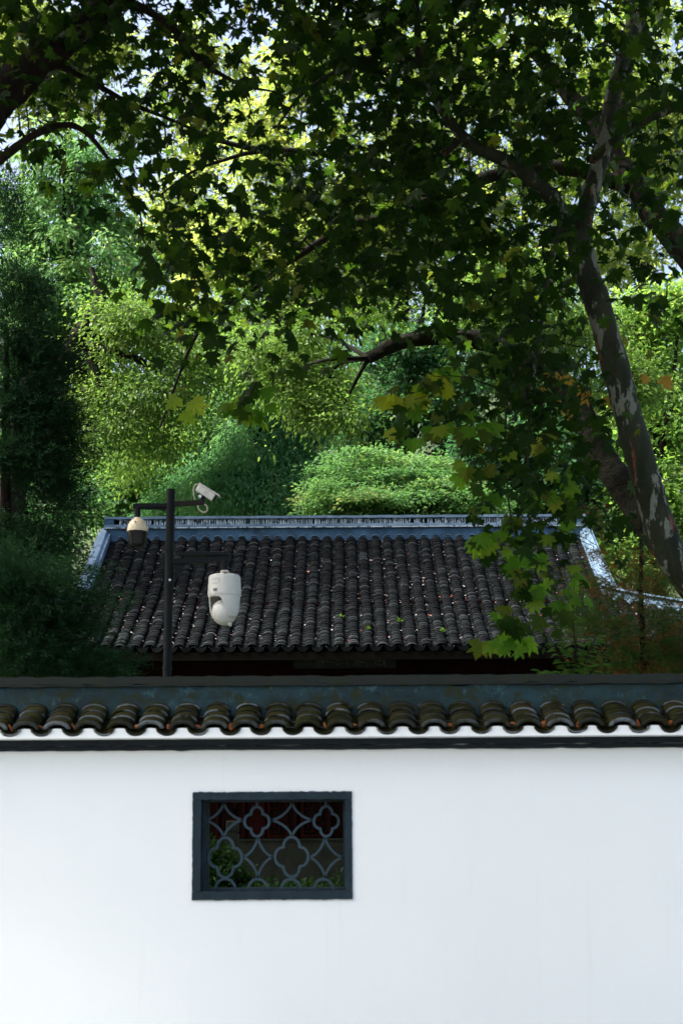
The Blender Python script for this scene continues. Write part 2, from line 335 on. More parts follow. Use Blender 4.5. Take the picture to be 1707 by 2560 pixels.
# raised garden inside the wall, and the wooded hill behind the hall
mb = MB(); mb.box(-30, 30, 10.42, 31.5, 0.004, 0.5); tag(mb.build('garden_terrace', SOIL), 'raised garden earth behind the white wall', None, kind='structure')
def hill_z(x, y): return 0.45+max(0, y-31)*0.46+1.2*math.sin(x*0.13+1)*min(1, max(0, (y-31)/12))
mb = MB(); nx, ny = 40, 24; xs = np.linspace(-70, 70, nx); ys = np.linspace(31, 110, ny)
mb.add([(x, y, hill_z(x, y)+0.3*rng.normal()*(y > 33)) for y in ys for x in xs], [(j*nx+i, j*nx+i+1, (j+1)*nx+i+1, (j+1)*nx+i) for j in range(ny-1) for i in range(nx-1)])
tag(mb.build('hill', GROUND, smooth=True), 'wooded slope rising behind the hall', None, kind='structure')

# ------------------------------------------------------------------ curved roof tile
def tile_arrays(wd, ht, ln, th, seg=6, arch=True, taper=0.92):
    # x across, y up the slope (0 = lower end), z out of the slope; material 0 top, 1 lower edge
    V = []
    for (yy, sc) in ((0, 1.0), (ln, taper)):
        for (dz) in (0, -th):
            for i in range(seg+1):
                a = math.pi*(i/seg)
                x = -math.cos(a)*wd/2*sc; z = math.sin(a)*ht*sc
                if not arch: z = -z
                # thickness towards the inside
                n = np.array([-math.cos(a)*ht, math.sin(a)*wd/2*(1 if arch else -1)]); n = n/np.linalg.norm(n)
                V.append((x+n[0]*dz*(1 if arch else -1)*1.0, yy, z+(n[1]*dz if arch else -abs(n[1])*(-dz)*1.0)))
    s = seg+1; Fc = []; mi = []
    for i in range(seg):
        Fc.append((i, i+1, 2*s+i+1, 2*s+i)); mi.append(0)
        Fc.append((s+i, 3*s+i, 3*s+i+1, s+i+1)); mi.append(0)
        Fc.append((i, s+i, s+i+1, i+1)); mi.append(1)
        Fc.append((2*s+i, 2*s+i+1, 3*s+i+1, 3*s+i)); mi.append(0)
    Fc.append((0, 2*s, 3*s, s)); mi.append(0); Fc.append((seg, s+seg, 3*s+seg, 2*s+seg)); mi.append(0)
    return np.array(V, float), Fc, mi
def frame_m(o, x, y, z):
    m = np.eye(4); m[:3, 0] = x; m[:3, 1] = y; m[:3, 2] = z; m[:3, 3] = o; return m
def rot_jit(m, s):
    a, b, c = rng.normal(0, s, 3)
    return m @ np.array(Matrix.Rotation(a, 4, 'X') @ Matrix.Rotation(b, 4, 'Y') @ Matrix.Rotation(c, 4, 'Z'))
def tile_mesh(name, arr, mats):
    mb = MB(); V, Fc, mi = arr; mb.add(V, Fc); mb.m = list(mi); mb.r = [0.0]*len(V)
    return mb.mesh(name, mats, True)
def put(name, me, m, parent):
    o = bpy.data.objects.new(name, me); link(o, parent); o.matrix_basis = Matrix(m.tolist()); return o
def joined(name, arr, mats_list, ms, parent):
    V, Fc, mi = arr; k = len(V); n = len(ms)
    A = np.array(ms); VV = np.einsum('nij,kj->nki', A[:, :3, :3], V)+A[:, None, :3, 3]
    quads = np.array(Fc); Q = (quads[None]+(np.arange(n)*k)[:, None, None]).reshape(-1, 4)
    me = bpy.data.meshes.new(name); me.vertices.add(n*k); me.vertices.foreach_set('co', VV.astype(np.float32).ravel())
    me.loops.add(Q.size); me.loops.foreach_set('vertex_index', Q.astype(np.int32).ravel())
    me.polygons.add(len(Q)); me.polygons.foreach_set('loop_start', np.arange(0, Q.size, 4, dtype=np.int32))
    for q in mats_list: me.materials.append(q)
    me.polygons.foreach_set('material_index', np.tile(np.array(mi, np.int32), n))
    a = me.attributes.new('rnd', 'FLOAT', 'POINT'); a.data.foreach_set('value', np.repeat(rng.random(n), k).astype(np.float32))
    me.update(calc_edges=True); me.polygons.foreach_set('use_smooth', np.ones(len(Q), bool))
    o = bpy.data.objects.new(name, me); link(o, parent); tag(o, kind='stuff'); return o

# ------------------------------------------------------------------ white garden wall
WY = 10.0
wall = empty('garden_wall', (0, WY, 0), 'white plastered garden wall with mossy tiled coping and dark string course', 'wall')
z_m0, z_m1 = ZF(1873, WY-0.04), ZF(1846, WY-0.04)       # string course
wx0 = P(486, 2100, WY)[0]; wx1 = P(877, 2100, WY)[0]; wz0 = ZF(2244, WY)-0.004; wz1 = ZF(1984, WY)
z_e = ZF(1831, 9.78)                                     # eave line, bottom of the pan tiles
XW = 7.0
mb = MB()
zt = z_e+0.06
mb.box(-XW, wx0, WY, WY+0.4, 0, zt); mb.box(wx1, XW, WY, WY+0.4, 0, zt); mb.box(wx0, wx1, WY, WY+0.4, 0, wz0); mb.box(wx0, wx1, WY, WY+0.4, wz1, zt)
mb.build('plaster_wall', PLASTER, wall)
def wavy_rail(name, x0, x1, y0, y1, z0, z1, mat, parent, amp=0.003, n=60, horiz=True):
    # a painted rail whose long edges waver a little
    mb = MB(); V = []; Fc = []
    for i in range(n+1):
        t = i/n
        j = [amp*rng.normal() for _ in range(2)]
        if horiz:
            x = x0+(x1-x0)*t; q = [(x, y0, z0+j[0]), (x, y0, z1+j[1]), (x, y1, z1), (x, y1, z0)]
        else:
            z = z0+(z1-z0)*t; q = [(x0+j[0], y0, z), (x1+j[1], y0, z), (x1, y1, z), (x0, y1, z)]
        V += q
    for i in range(n):
        for k in range(4): Fc.append((i*4+k, i*4+(k+1) % 4, i*4+4+(k+1) % 4, i*4+4+k))
    Fc += [(3, 2, 1, 0), (n*4, n*4+1, n*4+2, n*4+3)]
    mb.add(V, Fc); return mb.build(name, mat, parent)
zq = z_m0+(z_m1-z_m0)*0.42
wavy_rail('string_course', -XW, XW, WY-0.022, WY+0.05, z_m0, zq, BLACKTRIM, wall, 0.0022, 200)
wavy_rail('string_course', -XW, XW, WY-0.045, WY+0.05, zq+0.002, z_m1, BLACKTRIM, wall, 0.0022, 200)
# coping: white scalloped plaster under the tiles, tiles, blue band, cap
PITCHX = (P(66+78.35, 1820, 9.8)-P(66, 1820, 9.8))[0]
X0 = P(66, 1820, 9.8)[0]
SL = R(23)
ty = np.array([0, math.cos(SL), math.sin(SL)]); tz = np.array([0, -math.sin(SL), math.cos(SL)]); tx = np.array([1.0, 0, 0])
Yb = 9.788
mb = MB(); n = 900; V = []
zl = z_m1+0.001
for i in range(n+1):
    x = -XW+2*XW*i/n
    ph = ((x-X0)/PITCHX+0.5) % 1.0-0.5
    ap = abs(ph); u_ = (0.5-ap)/0.287
    h = z_e+0.012+0.026*math.sqrt(max(0, 1-(ap*PITCHX/0.070)**2)) if ap < 0.215 else z_e+0.018-0.036*math.sqrt(max(0, 1-u_*u_))
    V += [(x, Yb, zl), (x, Yb, h), (x, WY+0.1, h), (x, WY+0.1, zl)]
mb.add(V, [(i*4+k, i*4+(k+1) % 4, i*4+4+(k+1) % 4, i*4+4+k) for i in range(n) for k in range(4)]); mb.build('scalloped_plaster', PLASTER, wall)
z_b = ZF(1768, 10.10)
wavy_rail('coping_band', -XW, XW, 10.10, 10.34, z_b-0.16, ZF(1714, 10.10), COPE, wall, 0.003, 240)
wavy_rail('coping_lip', -XW, XW, 10.075, 10.36, ZF(1714, 10.10)+0.002, ZF(1709, 10.09), CAP, wall, 0.0015, 240)
wavy_rail('coping_cap', -XW, XW, 10.085, 10.35, ZF(1709, 10.09)+0.001, ZF(1689, 10.09), CAP, wall, 0.003, 240)
mb = MB()    # mortar bed carrying the tiles
mb.add([(-XW, 9.80, z_e-0.014), (XW, 9.80, z_e-0.014), (XW, 10.2, z_e-0.014+0.4*math.tan(SL)), (-XW, 10.2, z_e-0.014+0.4*math.tan(SL)),
        (-XW, 9.80, z_e-0.02), (XW, 9.80, z_e-0.02), (XW, 10.2, z_e-0.02), (-XW, 10.2, z_e-0.02)], [(0, 1, 2, 3), (4, 7, 6, 5), (0, 4, 5, 1), (1, 5, 6, 2), (2, 6, 7, 3), (3, 7, 4, 0)])
mb.build('mortar_bed', CAP, wall)
ca = tile_arrays(0.184, 0.054, 0.19, 0.014, 8, True); pa = tile_arrays(0.124, 0.036, 0.19, 0.012, 8, False, 0.96)
cm0 = tile_mesh('cover_tile', tile_arrays(0.190, 0.060, 0.19, 0.028, 8, True), [WT_TOP, WT_EDGE]); cm = tile_mesh('cover_tile', ca, [WT_TOP, WT_EDGE]); pm = tile_mesh('pan_tile', pa, [WT_TOP, WT_EDGE])
far_c, far_p = [], []
for k in range(-24, 46):
    xc = X0+k*PITCHX
    if abs(xc) > XW-0.15: continue
    for j, s in enumerate((0.0, 0.115, 0.225, 0.335)):
        o = np.array([xc+rng.normal(0, 0.0035), 9.78, z_e+0.026])+ty*(s+rng.normal(0, 0.004))+tz*(0.016*j*0.35+0.008)
        m = rot_jit(frame_m(o, tx, ty, tz), 0.02) @ np.array(Matrix.Rotation(R(-3.5), 4, 'X'))
        if abs(xc) < 3.0: put('cover_tile', cm0 if j == 0 else cm, m, wall)
        else: far_c.append(m)
    xp = xc+PITCHX/2
    for j, s in enumerate((-0.006, 0.11, 0.22, 0.33)):
        o = np.array([xp+rng.normal(0, 0.003), 9.775, z_e+0.034])+ty*s+tz*0.004*j
        m = rot_jit(frame_m(o, tx, ty, tz), 0.015) @ np.array(Matrix.Rotation(R(-3.5), 4, 'X'))
        if abs(xp) < 3.0: put('pan_tile', pm, m, wall)
        else: far_p.append(m)
joined('distant_cover_tiles', ca, [WT_TOP, WT_EDGE], far_c, wall); joined('distant_pan_tiles', pa, [WT_TOP, WT_EDGE], far_p, wall)

# lattice window (coordinates read off an enlargement of the photograph)
def zw(zx, zy, Y): return P(440+zx*480/1568, 1940+zy*480/1568, Y)
win = MB(); a = zw(205, 930, WY+0.13); b = zw(1392, 188, WY+0.13)
def ring(mb, o0, o1, i0, i1, y0, y1):   # rectangular ring in the wall plane, outer/inner corners (x,z)
    (xa, za), (xb, zb), (xc_, zc), (xd, zd) = o0, o1, i0, i1
    mb.box(xa, xc_, y0, y1, za, zb); mb.box(xd, xb, y0, y1, za, zb); mb.box(xc_, xd, y0, y1, za, zc); mb.box(xc_, xd, y0, y1, zd, zb)
ox0, oz1 = zw(138, 132, WY)[[0, 2]]; ox1, oz0 = zw(1442, 1006, WY)[[0, 2]]
ix0, iz1 = zw(206, 196, WY)[[0, 2]]; ix1, iz0 = zw(1382, 936, WY)[[0, 2]]
ring(win, (ix0+0.0015, iz0+0.0015), (ix1-0.0015, iz1-0.0015), (ix0+0.030, iz0+0.014), (ix1-0.012, iz1-0.010), WY+0.08, WY+0.34)
window = win.build('lattice_window', FRAME, wall)
fy0, fy1 = WY-0.012, WY+0.34
wavy_rail('frame_rail', ox0, ox1, fy0, fy1, oz0, iz0, FRAME, window, 0.0016, 60)
wavy_rail('frame_rail', ox0, ox1, fy0, fy1, iz1, oz1, FRAME, window, 0.0016, 60)
wavy_rail('frame_stile', ox0, ix0, fy0+0.002, fy1-0.002, iz0+0.001, iz1-0.001, FRAME, window, 0.0012, 40, False)
wavy_rail('frame_stile', ix1, ox1, fy0+0.002, fy1-0.002, iz0+0.001, iz1-0.001, FRAME, window, 0.0012, 40, False)
def band2d(name, path, wd, y0, y1, closed, mat, parent, taper=None):
    p = np.array(path, float); n = len(p)
    if closed: t = np.roll(p, -1, 0)-np.roll(p, 1, 0)
    else: t = np.gradient(p, axis=0)
    t /= np.linalg.norm(t, axis=1)[:, None]+1e-9; nn = np.stack([-t[:, 1], t[:, 0]], 1)
    ww = np.broadcast_to(np.array(wd), (n,))
    A = p+nn*ww[:, None]/2; B = p-nn*ww[:, None]/2; V = []
    for i in range(n): V += [(A[i, 0], y0, A[i, 1]), (B[i, 0], y0, B[i, 1]), (B[i, 0], y1, B[i, 1]), (A[i, 0], y1, A[i, 1])]
    Fc = []
    for i in range(n if closed else n-1):
        j = (i+1) % n
        for k in range(4): Fc.append((i*4+k, j*4+k, j*4+(k+1) % 4, i*4+(k+1) % 4))
    if not closed: Fc += [(0, 1, 2, 3), ((n-1)*4+3, (n-1)*4+2, (n-1)*4+1, (n-1)*4)]
    mb = MB(); mb.add(V, Fc); return mb.build(name, mat, parent)
ly0, ly1 = WY+0.12, WY+0.165
mpp = WY*1.013/F*480/1568       # metres per enlargement pixel in the lattice plane
def lz(zx, zy): q = zw(zx, zy, ly0); return np.array([q[0], q[2]])
LW = 20*mpp
for zx, zy, a_, b_ in ((660, 372, 100, 118), (1226, 370, 100, 120), (402, 666, 134, 158), (943, 660, 134, 158)):
    c = lz(zx, zy); pts = []
    for th in np.linspace(0, 2*math.pi, 96, endpoint=False):
        r = 0
        for ph in (0, math.pi/2, math.pi, 1.5*math.pi):
            de = th-ph; q = 0.48**2-(0.52*math.sin(de))**2
            if q >= 0 and math.cos(de) > 0: r = max(r, 0.52*math.cos(de)+math.sqrt(q))
        pts.append(c+np.array([a_*mpp*r*math.cos(th), b_*mpp*r*math.sin(th)]))
    band2d('quatrefoil', pts, LW, ly0, ly1, True, LATT, window)
for zx, zy, l, r, t, d in ((390, 362, 160, 160, 146, 142), (945, 360, 172, 172, 148, 138), (668, 663, 128, 126, 168, 172), (1216, 666, 132, 150, 172, 166)):
    c = lz(zx, zy); pts = []
    for sx, sz, A, B in ((1, 1, r, t), (-1, 1, l, t), (-1, -1, l, d), (1, -1, r, d)):
        e = [(A*mpp*math.cos(q)**(2/0.66)*sx, B*mpp*math.sin(q)**(2/0.66)*sz) for q in np.linspace(0.001, math.pi/2-0.001, 18)]
        if sx*sz < 0: e = e[::-1]
        pts += [c+np.array(q) for q in e]
    band2d('concave_star', pts, LW*0.9, ly0+0.004, ly1-0.004, True, LATT, window)
for zx, rr in ((402, 82), (666, 80), (937, 80), (1203, 80)):
    c = lz(zx, 935); band2d('half_ring', [c+np.array([math.cos(q)*rr*mpp, math.sin(q)*rr*1.12*mpp]) for q in np.linspace(0, math.pi, 24)], LW, ly0+0.002, ly1-0.002, False, LATT, window)
for (x, y0_, y1_) in ((660, 200, 258), (1222, 200, 256)):
    band2d('stub', [lz(x, y0_), lz(x, y1_)], LW*0.8, ly0+0.006, ly1-0.006, False, LATT, window)
band2d('stub', [lz(216, 664), lz(272, 664)], LW*1.4, ly0+0.006, ly1-0.006, False, LATT, window)

# ------------------------------------------------------------------ the hall
Y_R, Y_E = 26.0, 21.7
Z_R = ZF(1340, Y_R); Z_E = ZF(1618, Y_E)
XL = P(278, 1330, Y_R)[0]; XR = P(1447, 1330, Y_R)[0]; XC = (XL+XR)/2
HALL_X0, HALL_X1 = XL-2.9, XR+2.9
T_B = 0.53
def roof_pt(t, x=0.0):
    u = 1-t; z = Z_E+(Z_R-Z_E)*(u+0.22*(u*u-u))
    # corners lift gently
    e = max(0, (abs(x-XC)-3.2)/4.0); z += 0.42*e*e*t
    return np.array([x, Y_R-(Y_R-Y_E)*t, z])
def t_top(x):
    o = max(0, XL-x, x-XR)
    return T_B+(1-T_B)*(o/2.9) if o > 0 else 0.0
hall = empty('temple_hall', (XC, Y_R, 0.5), 'old hall with dark grey tiled hip and gable roof and blue ridge', 'building')
# roof deck: front slope, back slope, side skirts, gables
mb = MB(); nxr, nt_ = 60, 24; V = []
xs = np.linspace(HALL_X0, HALL_X1, nxr)
for i, x in enumerate(xs):
    tt = min(t_top(x), 0.999)
    for j in range(nt_+1):
        t = tt+(1-tt)*j/nt_; p = roof_pt(t, x); V.append(p-np.array([0, 0, 0.075]))
nV = len(V)
V += [p-np.array([0, 0, 0.12]) for p in V[:nV]]
Fc = []
for i in range(nxr-1):
    for j in range(nt_):
        a = i*(nt_+1)+j; Fc.append((a, a+1, a+nt_+2, a+nt_+1)); Fc.append((nV+a, nV+a+nt_+1, nV+a+nt_+2, nV+a+1))
    a = i*(nt_+1)+nt_; Fc.append((a, nV+a, nV+a+nt_+1, a+nt_+1))
mb.add(V, Fc)
bk = [(x, 2*Y_R-y, z) for x, y, z in V]; mb.add(bk, [q[::-1] for q in Fc])
for sx, xe, xo in ((-1, XL, HALL_X0), (1, XR, HALL_X1)):   # side skirt and gable
    pb = roof_pt(T_B, xe); yb = pb[1]
    mb.add([(xe, yb, pb[2]-0.1), (xe, 2*Y_R-yb, pb[2]-0.1), (xo, 2*Y_R-Y_E, Z_E+0.2), (xo, Y_E, Z_E+0.2)], [(0, 1, 2, 3)])
    mb.add([(xe-sx*0.15, yb, pb[2]-0.15), (xe-sx*0.15, 2*Y_R-yb, pb[2]-0.15), (xe-sx*0.15, Y_R, Z_R-0.15)], [(0, 1, 2)])
roof = mb.build('roof', simple('roof_boarding', (0.004, 0.0035, 0.003), (0.007, 0.006, 0.005), 5, 0.9, 0.2, spec=0.02), hall, True)
hc = tile_arrays(0.168, 0.052, 0.17, 0.017, 6, True, 0.9); hp = tile_arrays(0.17, 0.028, 0.17, 0.016, 6, False, 0.94)
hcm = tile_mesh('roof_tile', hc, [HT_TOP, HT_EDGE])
HP = 0.224; EXPO = 0.082
mats_c, mats_p, litter = [], [], []
colx = np.arange(XC-HP*31.5, XC+HP*32, HP)
def column(x, phase):
    # points down the slope at equal steps of arc length
    tt = t_top(x)
    if tt > 0.985: return []
    ts = np.linspace(min(tt+0.01, 0.999), 1.0, 160); pts = np.array([roof_pt(t, x) for t in ts])
    s = np.concatenate([[0], np.cumsum(np.linalg.norm(np.diff(pts, axis=0), axis=1))]); L = s[-1]
    out = []; d = L
    d0 = 0.0
    while d0 < L-0.05:
        q = L-d0
        p = np.array([np.interp(q, s, pts[:, k]) for k in range(3)])
        p2 = np.array([np.interp(max(q-0.1, 0), s, pts[:, k]) for k in range(3)])
        if q < 0.1: p2 = p+(p-np.array([np.interp(q+0.1, s, pts[:, k]) for k in range(3)]))
        y = p2-p; y /= np.linalg.norm(y); z = np.cross((1, 0, 0), y); z /= np.linalg.norm(z)
        x_ = np.cross(y, z)
        out.append((p, x_, y, z)); d0 += EXPO*phase
    return out
for ci, x in enumerate(colx):
    wob = rng.normal(0, 0.006); ph = rng.uniform(0.92, 1.12)
    for k, (p, ax, ay, az) in enumerate(column(x, ph)):
        wob = wob*0.9+rng.normal(0, 0.004)
        s_ = rng.uniform(0.94, 1.05)
        m = frame_m(p+ax*wob+az*(0.012+abs(rng.normal(0, 0.003))), ax*s_, ay, az*s_)
        m = rot_jit(m, 0.022) @ np.array(Matrix.Rotation(R(-9.5), 4, 'X'))
        mats_c.append((k, m))
    for k, (p, ax, ay, az) in enumerate(column(x+HP/2, ph)):
        m = frame_m(p+ax*rng.normal(0, 0.004)+az*0.024, ax, ay, az)
        mats_p.append(rot_jit(m, 0.03) @ np.array(Matrix.Rotation(R(-9.5), 4, 'X')))
        if k > 2 and rng.random() < 0.75:
            dn = math.sin(x*1.7)*0.5+math.sin(p[1]*2.1+x)*0.5
            for _ in range(rng.poisson(0.32+0.3*dn+0.1 if dn > -0.6 else 0.06)): litter.append((p, ax, ay, az))
mats_c.sort(key=lambda q: q[0])
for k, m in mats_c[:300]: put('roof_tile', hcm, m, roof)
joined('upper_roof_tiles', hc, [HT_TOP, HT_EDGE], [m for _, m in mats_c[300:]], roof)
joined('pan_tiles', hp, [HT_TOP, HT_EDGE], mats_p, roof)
# petals, seeds and small leaves lying in the valleys
V, T, rr = [], [], []
for (p, ax, ay, az) in litter:
    c = p+ax*rng.normal(0, 0.028)+ay*rng.uniform(-0.04, 0.06)+az*rng.uniform(0.0, 0.03); s_ = rng.uniform(0.010, 0.024)
    if rng.random() < 0.06: s_ *= 1.7
    a = rng.uniform(0, 6.28); u = (ax*math.cos(a)+ay*math.sin(a))*s_; v = (-ax*math.sin(a)+ay*math.cos(a))*s_*rng.uniform(0.4, 0.9)
    b = len(V); h = az*s_*rng.uniform(0.2, 0.9)
    V += [c-u, c+v+h, c+u, c-v+h*0.5]; T += [(b, b+1, b+2), (b, b+2, b+3)]; rr += [rng.random()]*4
lit = tri_mesh('leaf_litter', V, T, rr, L_LITTER); tag(lit, 'pale petals and dead leaves caught between the hall roof tiles', 'leaf litter', kind='stuff')
# drip tiles and rafters at the eave
drip = MB(); n = 10
V = [(0.085*math.cos(math.pi+math.pi*i/n), 0, 0.075*math.sin(math.pi+math.pi*i/n)) for i in range(n+1)]
V += [(x, 0.014, z) for x, y, z in V]
drip.add(V, [tuple(range(n+1)), tuple(range(2*n+1, n, -1))]+[(i, n+1+i, n+2+i, i+1) for i in range(n)]+[(n, 2*n+1, n+1, 0)])
drm = drip.mesh('drip_tile', HT_TOP)
raf = MB(); raf.box(-0.035, 0.035, 0.10, 1.5, -0.19, -0.115); rfm = raf.mesh('rafter', WOOD)
for x in colx:
    xp = x+HP/2; p = roof_pt(1.0, xp)
    if abs(xp) < 6.2:
        m = frame_m(p+np.array([0, -0.012, 0.006]), (1, 0, 0), (0, 1, 0), (0, 0, 1)); put('drip_tile', drm, rot_jit(m, 0.04), roof)
        m = frame_m(p+np.array([0, 0.0, -0.05]), (1, 0, 0), (0, 0.901, 0.433), (0, -0.433, 0.901)); put('rafter', rfm, m, roof)
# main ridge
zr0, zr1, zr2, zr3, zr4, zr5 = [ZF(v, Y_R-0.1) for v in (1352, 1321, 1316, 1311, 1297, 1291)]
ridge = wavy_rail('ridge', XL-0.02, XR+0.02, Y_R-0.16, Y_R+0.16, zr0, zr1, RIDGELO, hall, 0.006, 90)
wavy_rail('ridge_line', XL-0.1, XR+0.1, Y_R-0.20, Y_R+0.20, zr1+0.002, zr1+0.022, SLAT, ridge, 0.002, 90)
wavy_rail('ridge_moulding', XL-0.1, XR+0.1, Y_R-0.185, Y_R+0.185, zr1+0.030, zr3, RIDGE, ridge, 0.002, 90)
wavy_rail('ridge_core', XL-0.05, XR+0.05, Y_R-0.05, Y_R+0.05, zr3+0.001, zr4-0.001, BLACKTRIM, ridge, 0.0, 4)
wavy_rail('ridge_cap', XL-0.1, XR+0.1, Y_R-0.19, Y_R+0.19, zr4, zr5, RIDGE, ridge, 0.003, 90)
mb = MB(); x = XL+0.18
while x < XR-0.18:
    wdt = rng.uniform(0.018, 0.030); ty_ = rng.uniform(-0.012, 0.012)
    if rng.random() > 0.05:
        z0, z1 = zr3+0.002, zr4-0.002-rng.uniform(0, 0.012)
        y0 = Y_R-0.15+rng.uniform(-0.012, 0.012)
        v = [(x, y0, z0), (x+wdt, y0, z0), (x+wdt, y0+0.09, z0), (x, y0+0.09, z0)]; v += [(a+ty_, b, z1) for a, b, c in v]
        mb.add(v, [(0, 1, 5, 4), (1, 2, 6, 5), (2, 3, 7, 6), (3, 0, 4, 7), (4, 5, 6, 7)], 0, rng.random())
    x += wdt+rng.uniform(0.010, 0.026)
    if int(x*1.05) != int((x-0.03)*1.05): mb.box(x, x+0.05, Y_R-0.16, Y_R, zr3+0.002, zr4-0.002); x += 0.06
tag(mb.build('ridge_slats', SLAT, ridge), kind='stuff')
for xe in (XL-0.1, XR-0.08):
    mb = MB(); mb.box(xe, xe+0.18, Y_R-0.178, Y_R+0.178, zr3+0.001, zr4-0.001); mb.build('ridge_end', RIDGELO, ridge)
mc = tile_arrays(0.20, 0.085, 0.10, 0.02, 6, True, 1.0); mm = []
for x in colx:
    if XL < x < XR: mm.append(rot_jit(frame_m(roof_pt(0.032, x)+np.array([0, 0, 0.02]), (1, 0, 0), (0, 0.84, 0.54), (0, -0.54, 0.84)), 0.06))
joined('mortar_caps', mc, [RIDGELO, RIDGE], mm, ridge)
# descending ridges and hip ridges
for sx, xe, xo in ((-1, XL, HALL_X0), (1, XR, HALL_X1)):
    mb = MB(); V = []; n = 20
    for i in range(n+1):
        p = roof_pt(0.02+T_B*1.02*i/n, xe); x = xe+sx*0.10
        h = 0.16+0.02*rng.normal()*0.3
        V += [(x-0.115, p[1], p[2]-0.1), (x-0.115, p[1], p[2]+h), (x+0.115, p[1], p[2]+h), (x+0.115, p[1], p[2]-0.1)]
    mb.add(V, [(i*4+k, i*4+4+k, i*4+4+(k+1) % 4, i*4+(k+1) % 4) for i in range(n) for k in range(4)]+[(n*4, n*4+1, n*4+2, n*4+3), (3, 2, 1, 0)])
    d = mb.build('descending_ridge', RIDGE, hall)
    mb = MB(); V = []
    for i in range(n+1):
        p = roof_pt(0.02+T_B*1.02*i/n, xe); x = xe+sx*0.10; h = 0.165
        V += [(x-0.075, p[1]-0.02, p[2]+h), (x-0.05, p[1]-0.02, p[2]+h+0.05), (x+0.05, p[1]-0.02, p[2]+h+0.05), (x+0.075, p[1]-0.02, p[2]+h)]
    mb.add(V, [(i*4+k, i*4+4+k, i*4+4+(k+1) % 4, i*4+(k+1) % 4) for i in range(n) for k in range(4)]+[(n*4, n*4+1, n*4+2, n*4+3)])
    mb.build('ridge_crown', RIDGE, d)
    a = roof_pt(T_B*1.0, xe); path = []
    for q in np.linspace(0, 1, 14):
        x = xe+sx*2.9*q; p = roof_pt(T_B+(1-T_B)*q, x); path.append(p+np.array([0, 0, 0.03]))
    path = np.array(path)
    for (wd_, z0_, z1_, mt, nm) in ((0.16, -0.1, 0.08, RIDGE, 'hip_ridge'), (0.20, 0.082, 0.105, HT_TOP, 'hip_tile_course'), (0.12, 0.107, 0.14, RIDGE, 'hip_cap')):
        mb = MB(); V = []
        for p in path: V += [(p[0]-wd_/2*0.5, p[1]-wd_/2, p[2]+z0_), (p[0]-wd_/2*0.5, p[1]-wd_/2, p[2]+z1_), (p[0]+wd_/2*0.5, p[1]+wd_/2, p[2]+z1_), (p[0]+wd_/2*0.5, p[1]+wd_/2, p[2]+z0_)]
        mb.add(V, [(i*4+k, i*4+4+k, i*4+4+(k+1) % 4, i*4+(k+1) % 4) for i in range(len(path)-1) for k in range(4)]+[(0, 1, 2, 3), tuple(len(path)*4-4+k for k in (3, 2, 1, 0))])
        par = hall if nm == 'hip_ridge' else hr
        hr_ = mb.build(nm, mt, par)
        if nm == 'hip_ridge': hr = hr_
# facade under the eave
FY = 23.5; zs = ZF(2101, FY)
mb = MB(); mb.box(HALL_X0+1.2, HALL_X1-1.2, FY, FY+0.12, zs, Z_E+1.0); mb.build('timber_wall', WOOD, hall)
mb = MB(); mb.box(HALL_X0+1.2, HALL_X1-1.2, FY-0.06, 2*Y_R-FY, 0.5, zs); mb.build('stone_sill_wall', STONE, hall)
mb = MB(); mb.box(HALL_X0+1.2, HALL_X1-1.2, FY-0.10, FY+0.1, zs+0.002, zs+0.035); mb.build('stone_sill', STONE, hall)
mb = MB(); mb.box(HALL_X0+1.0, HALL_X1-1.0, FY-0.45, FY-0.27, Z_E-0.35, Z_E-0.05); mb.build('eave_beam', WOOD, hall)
for x in (-5.9, -3.3, 0.75, 3.4, 5.9):
    mb = MB(); mb.lathe([(0.14, 0), (0.145, 1.2), (0.135, Z_E-0.9)], (x, FY-0.36, 0.5), 16); mb.build('column', WOOD, hall, True)
def fret_panel(xa, xb, z0, z1):
    mb = MB(); mb.box(xa, xb, FY-0.06, FY-0.004, z0, z1); g = mb.build('lattice_panel', simple('panel_paper', (0.007, 0.003, 0.003), (0.011, 0.005, 0.004), 6, spec=0.03), hall)
    b = 0.028; y0, y1 = FY-0.11, FY-0.062
    def bar(x0, x1, za, zb):
        m_ = MB(); m_.box(x0, x1, y0, y1, za, zb); m_.build('lattice_bar', REDWOOD, g)
    bar(xa, xa+0.05, z0, z1); bar(xb-0.05, xb, z0, z1); bar(xa+0.052, xb-0.052, z0, z0+0.05); bar(xa+0.052, xb-0.052, z1-0.05, z1)
    w = (xb-xa-0.1); u = w/6; y0 += 0.004
    zz = z0+0.08; k = 0
    while zz < z1-0.3:
        x = xa+0.05
        if k % 2 == 0:
            bar(x, x+2*u, zz, zz+b); bar(x+2*u, x+2*u+b, zz, zz+0.22); bar(x+3*u, x+5*u, zz+0.10, zz+0.10+b); bar(x+4*u, x+4*u+b, zz-0.06, zz+0.098)
        else:
            bar(x+u, x+4*u, zz, zz+b); bar(x+u, x+u+b, zz-0.12, zz-0.001); bar(x+4*u, x+4*u+b, zz, zz+0.2); bar(x+5*u, x+6*u, zz+0.06, zz+0.06+b)
        zz += 0.19; k += 1
for px0, px1 in ((668, 742), (752, 826), (540, 614)):
    fret_panel(P(px0, 2050, FY)[0], P(px1, 2050, FY)[0], zs+0.05, zs+1.5)
mb = MB(); mb.box(P(618, 2050, FY)[0], P(664, 2050, FY)[0], FY-0.06, FY-0.004, zs+0.05, zs+1.5); mb.build('red_panel', REDWOOD, hall)
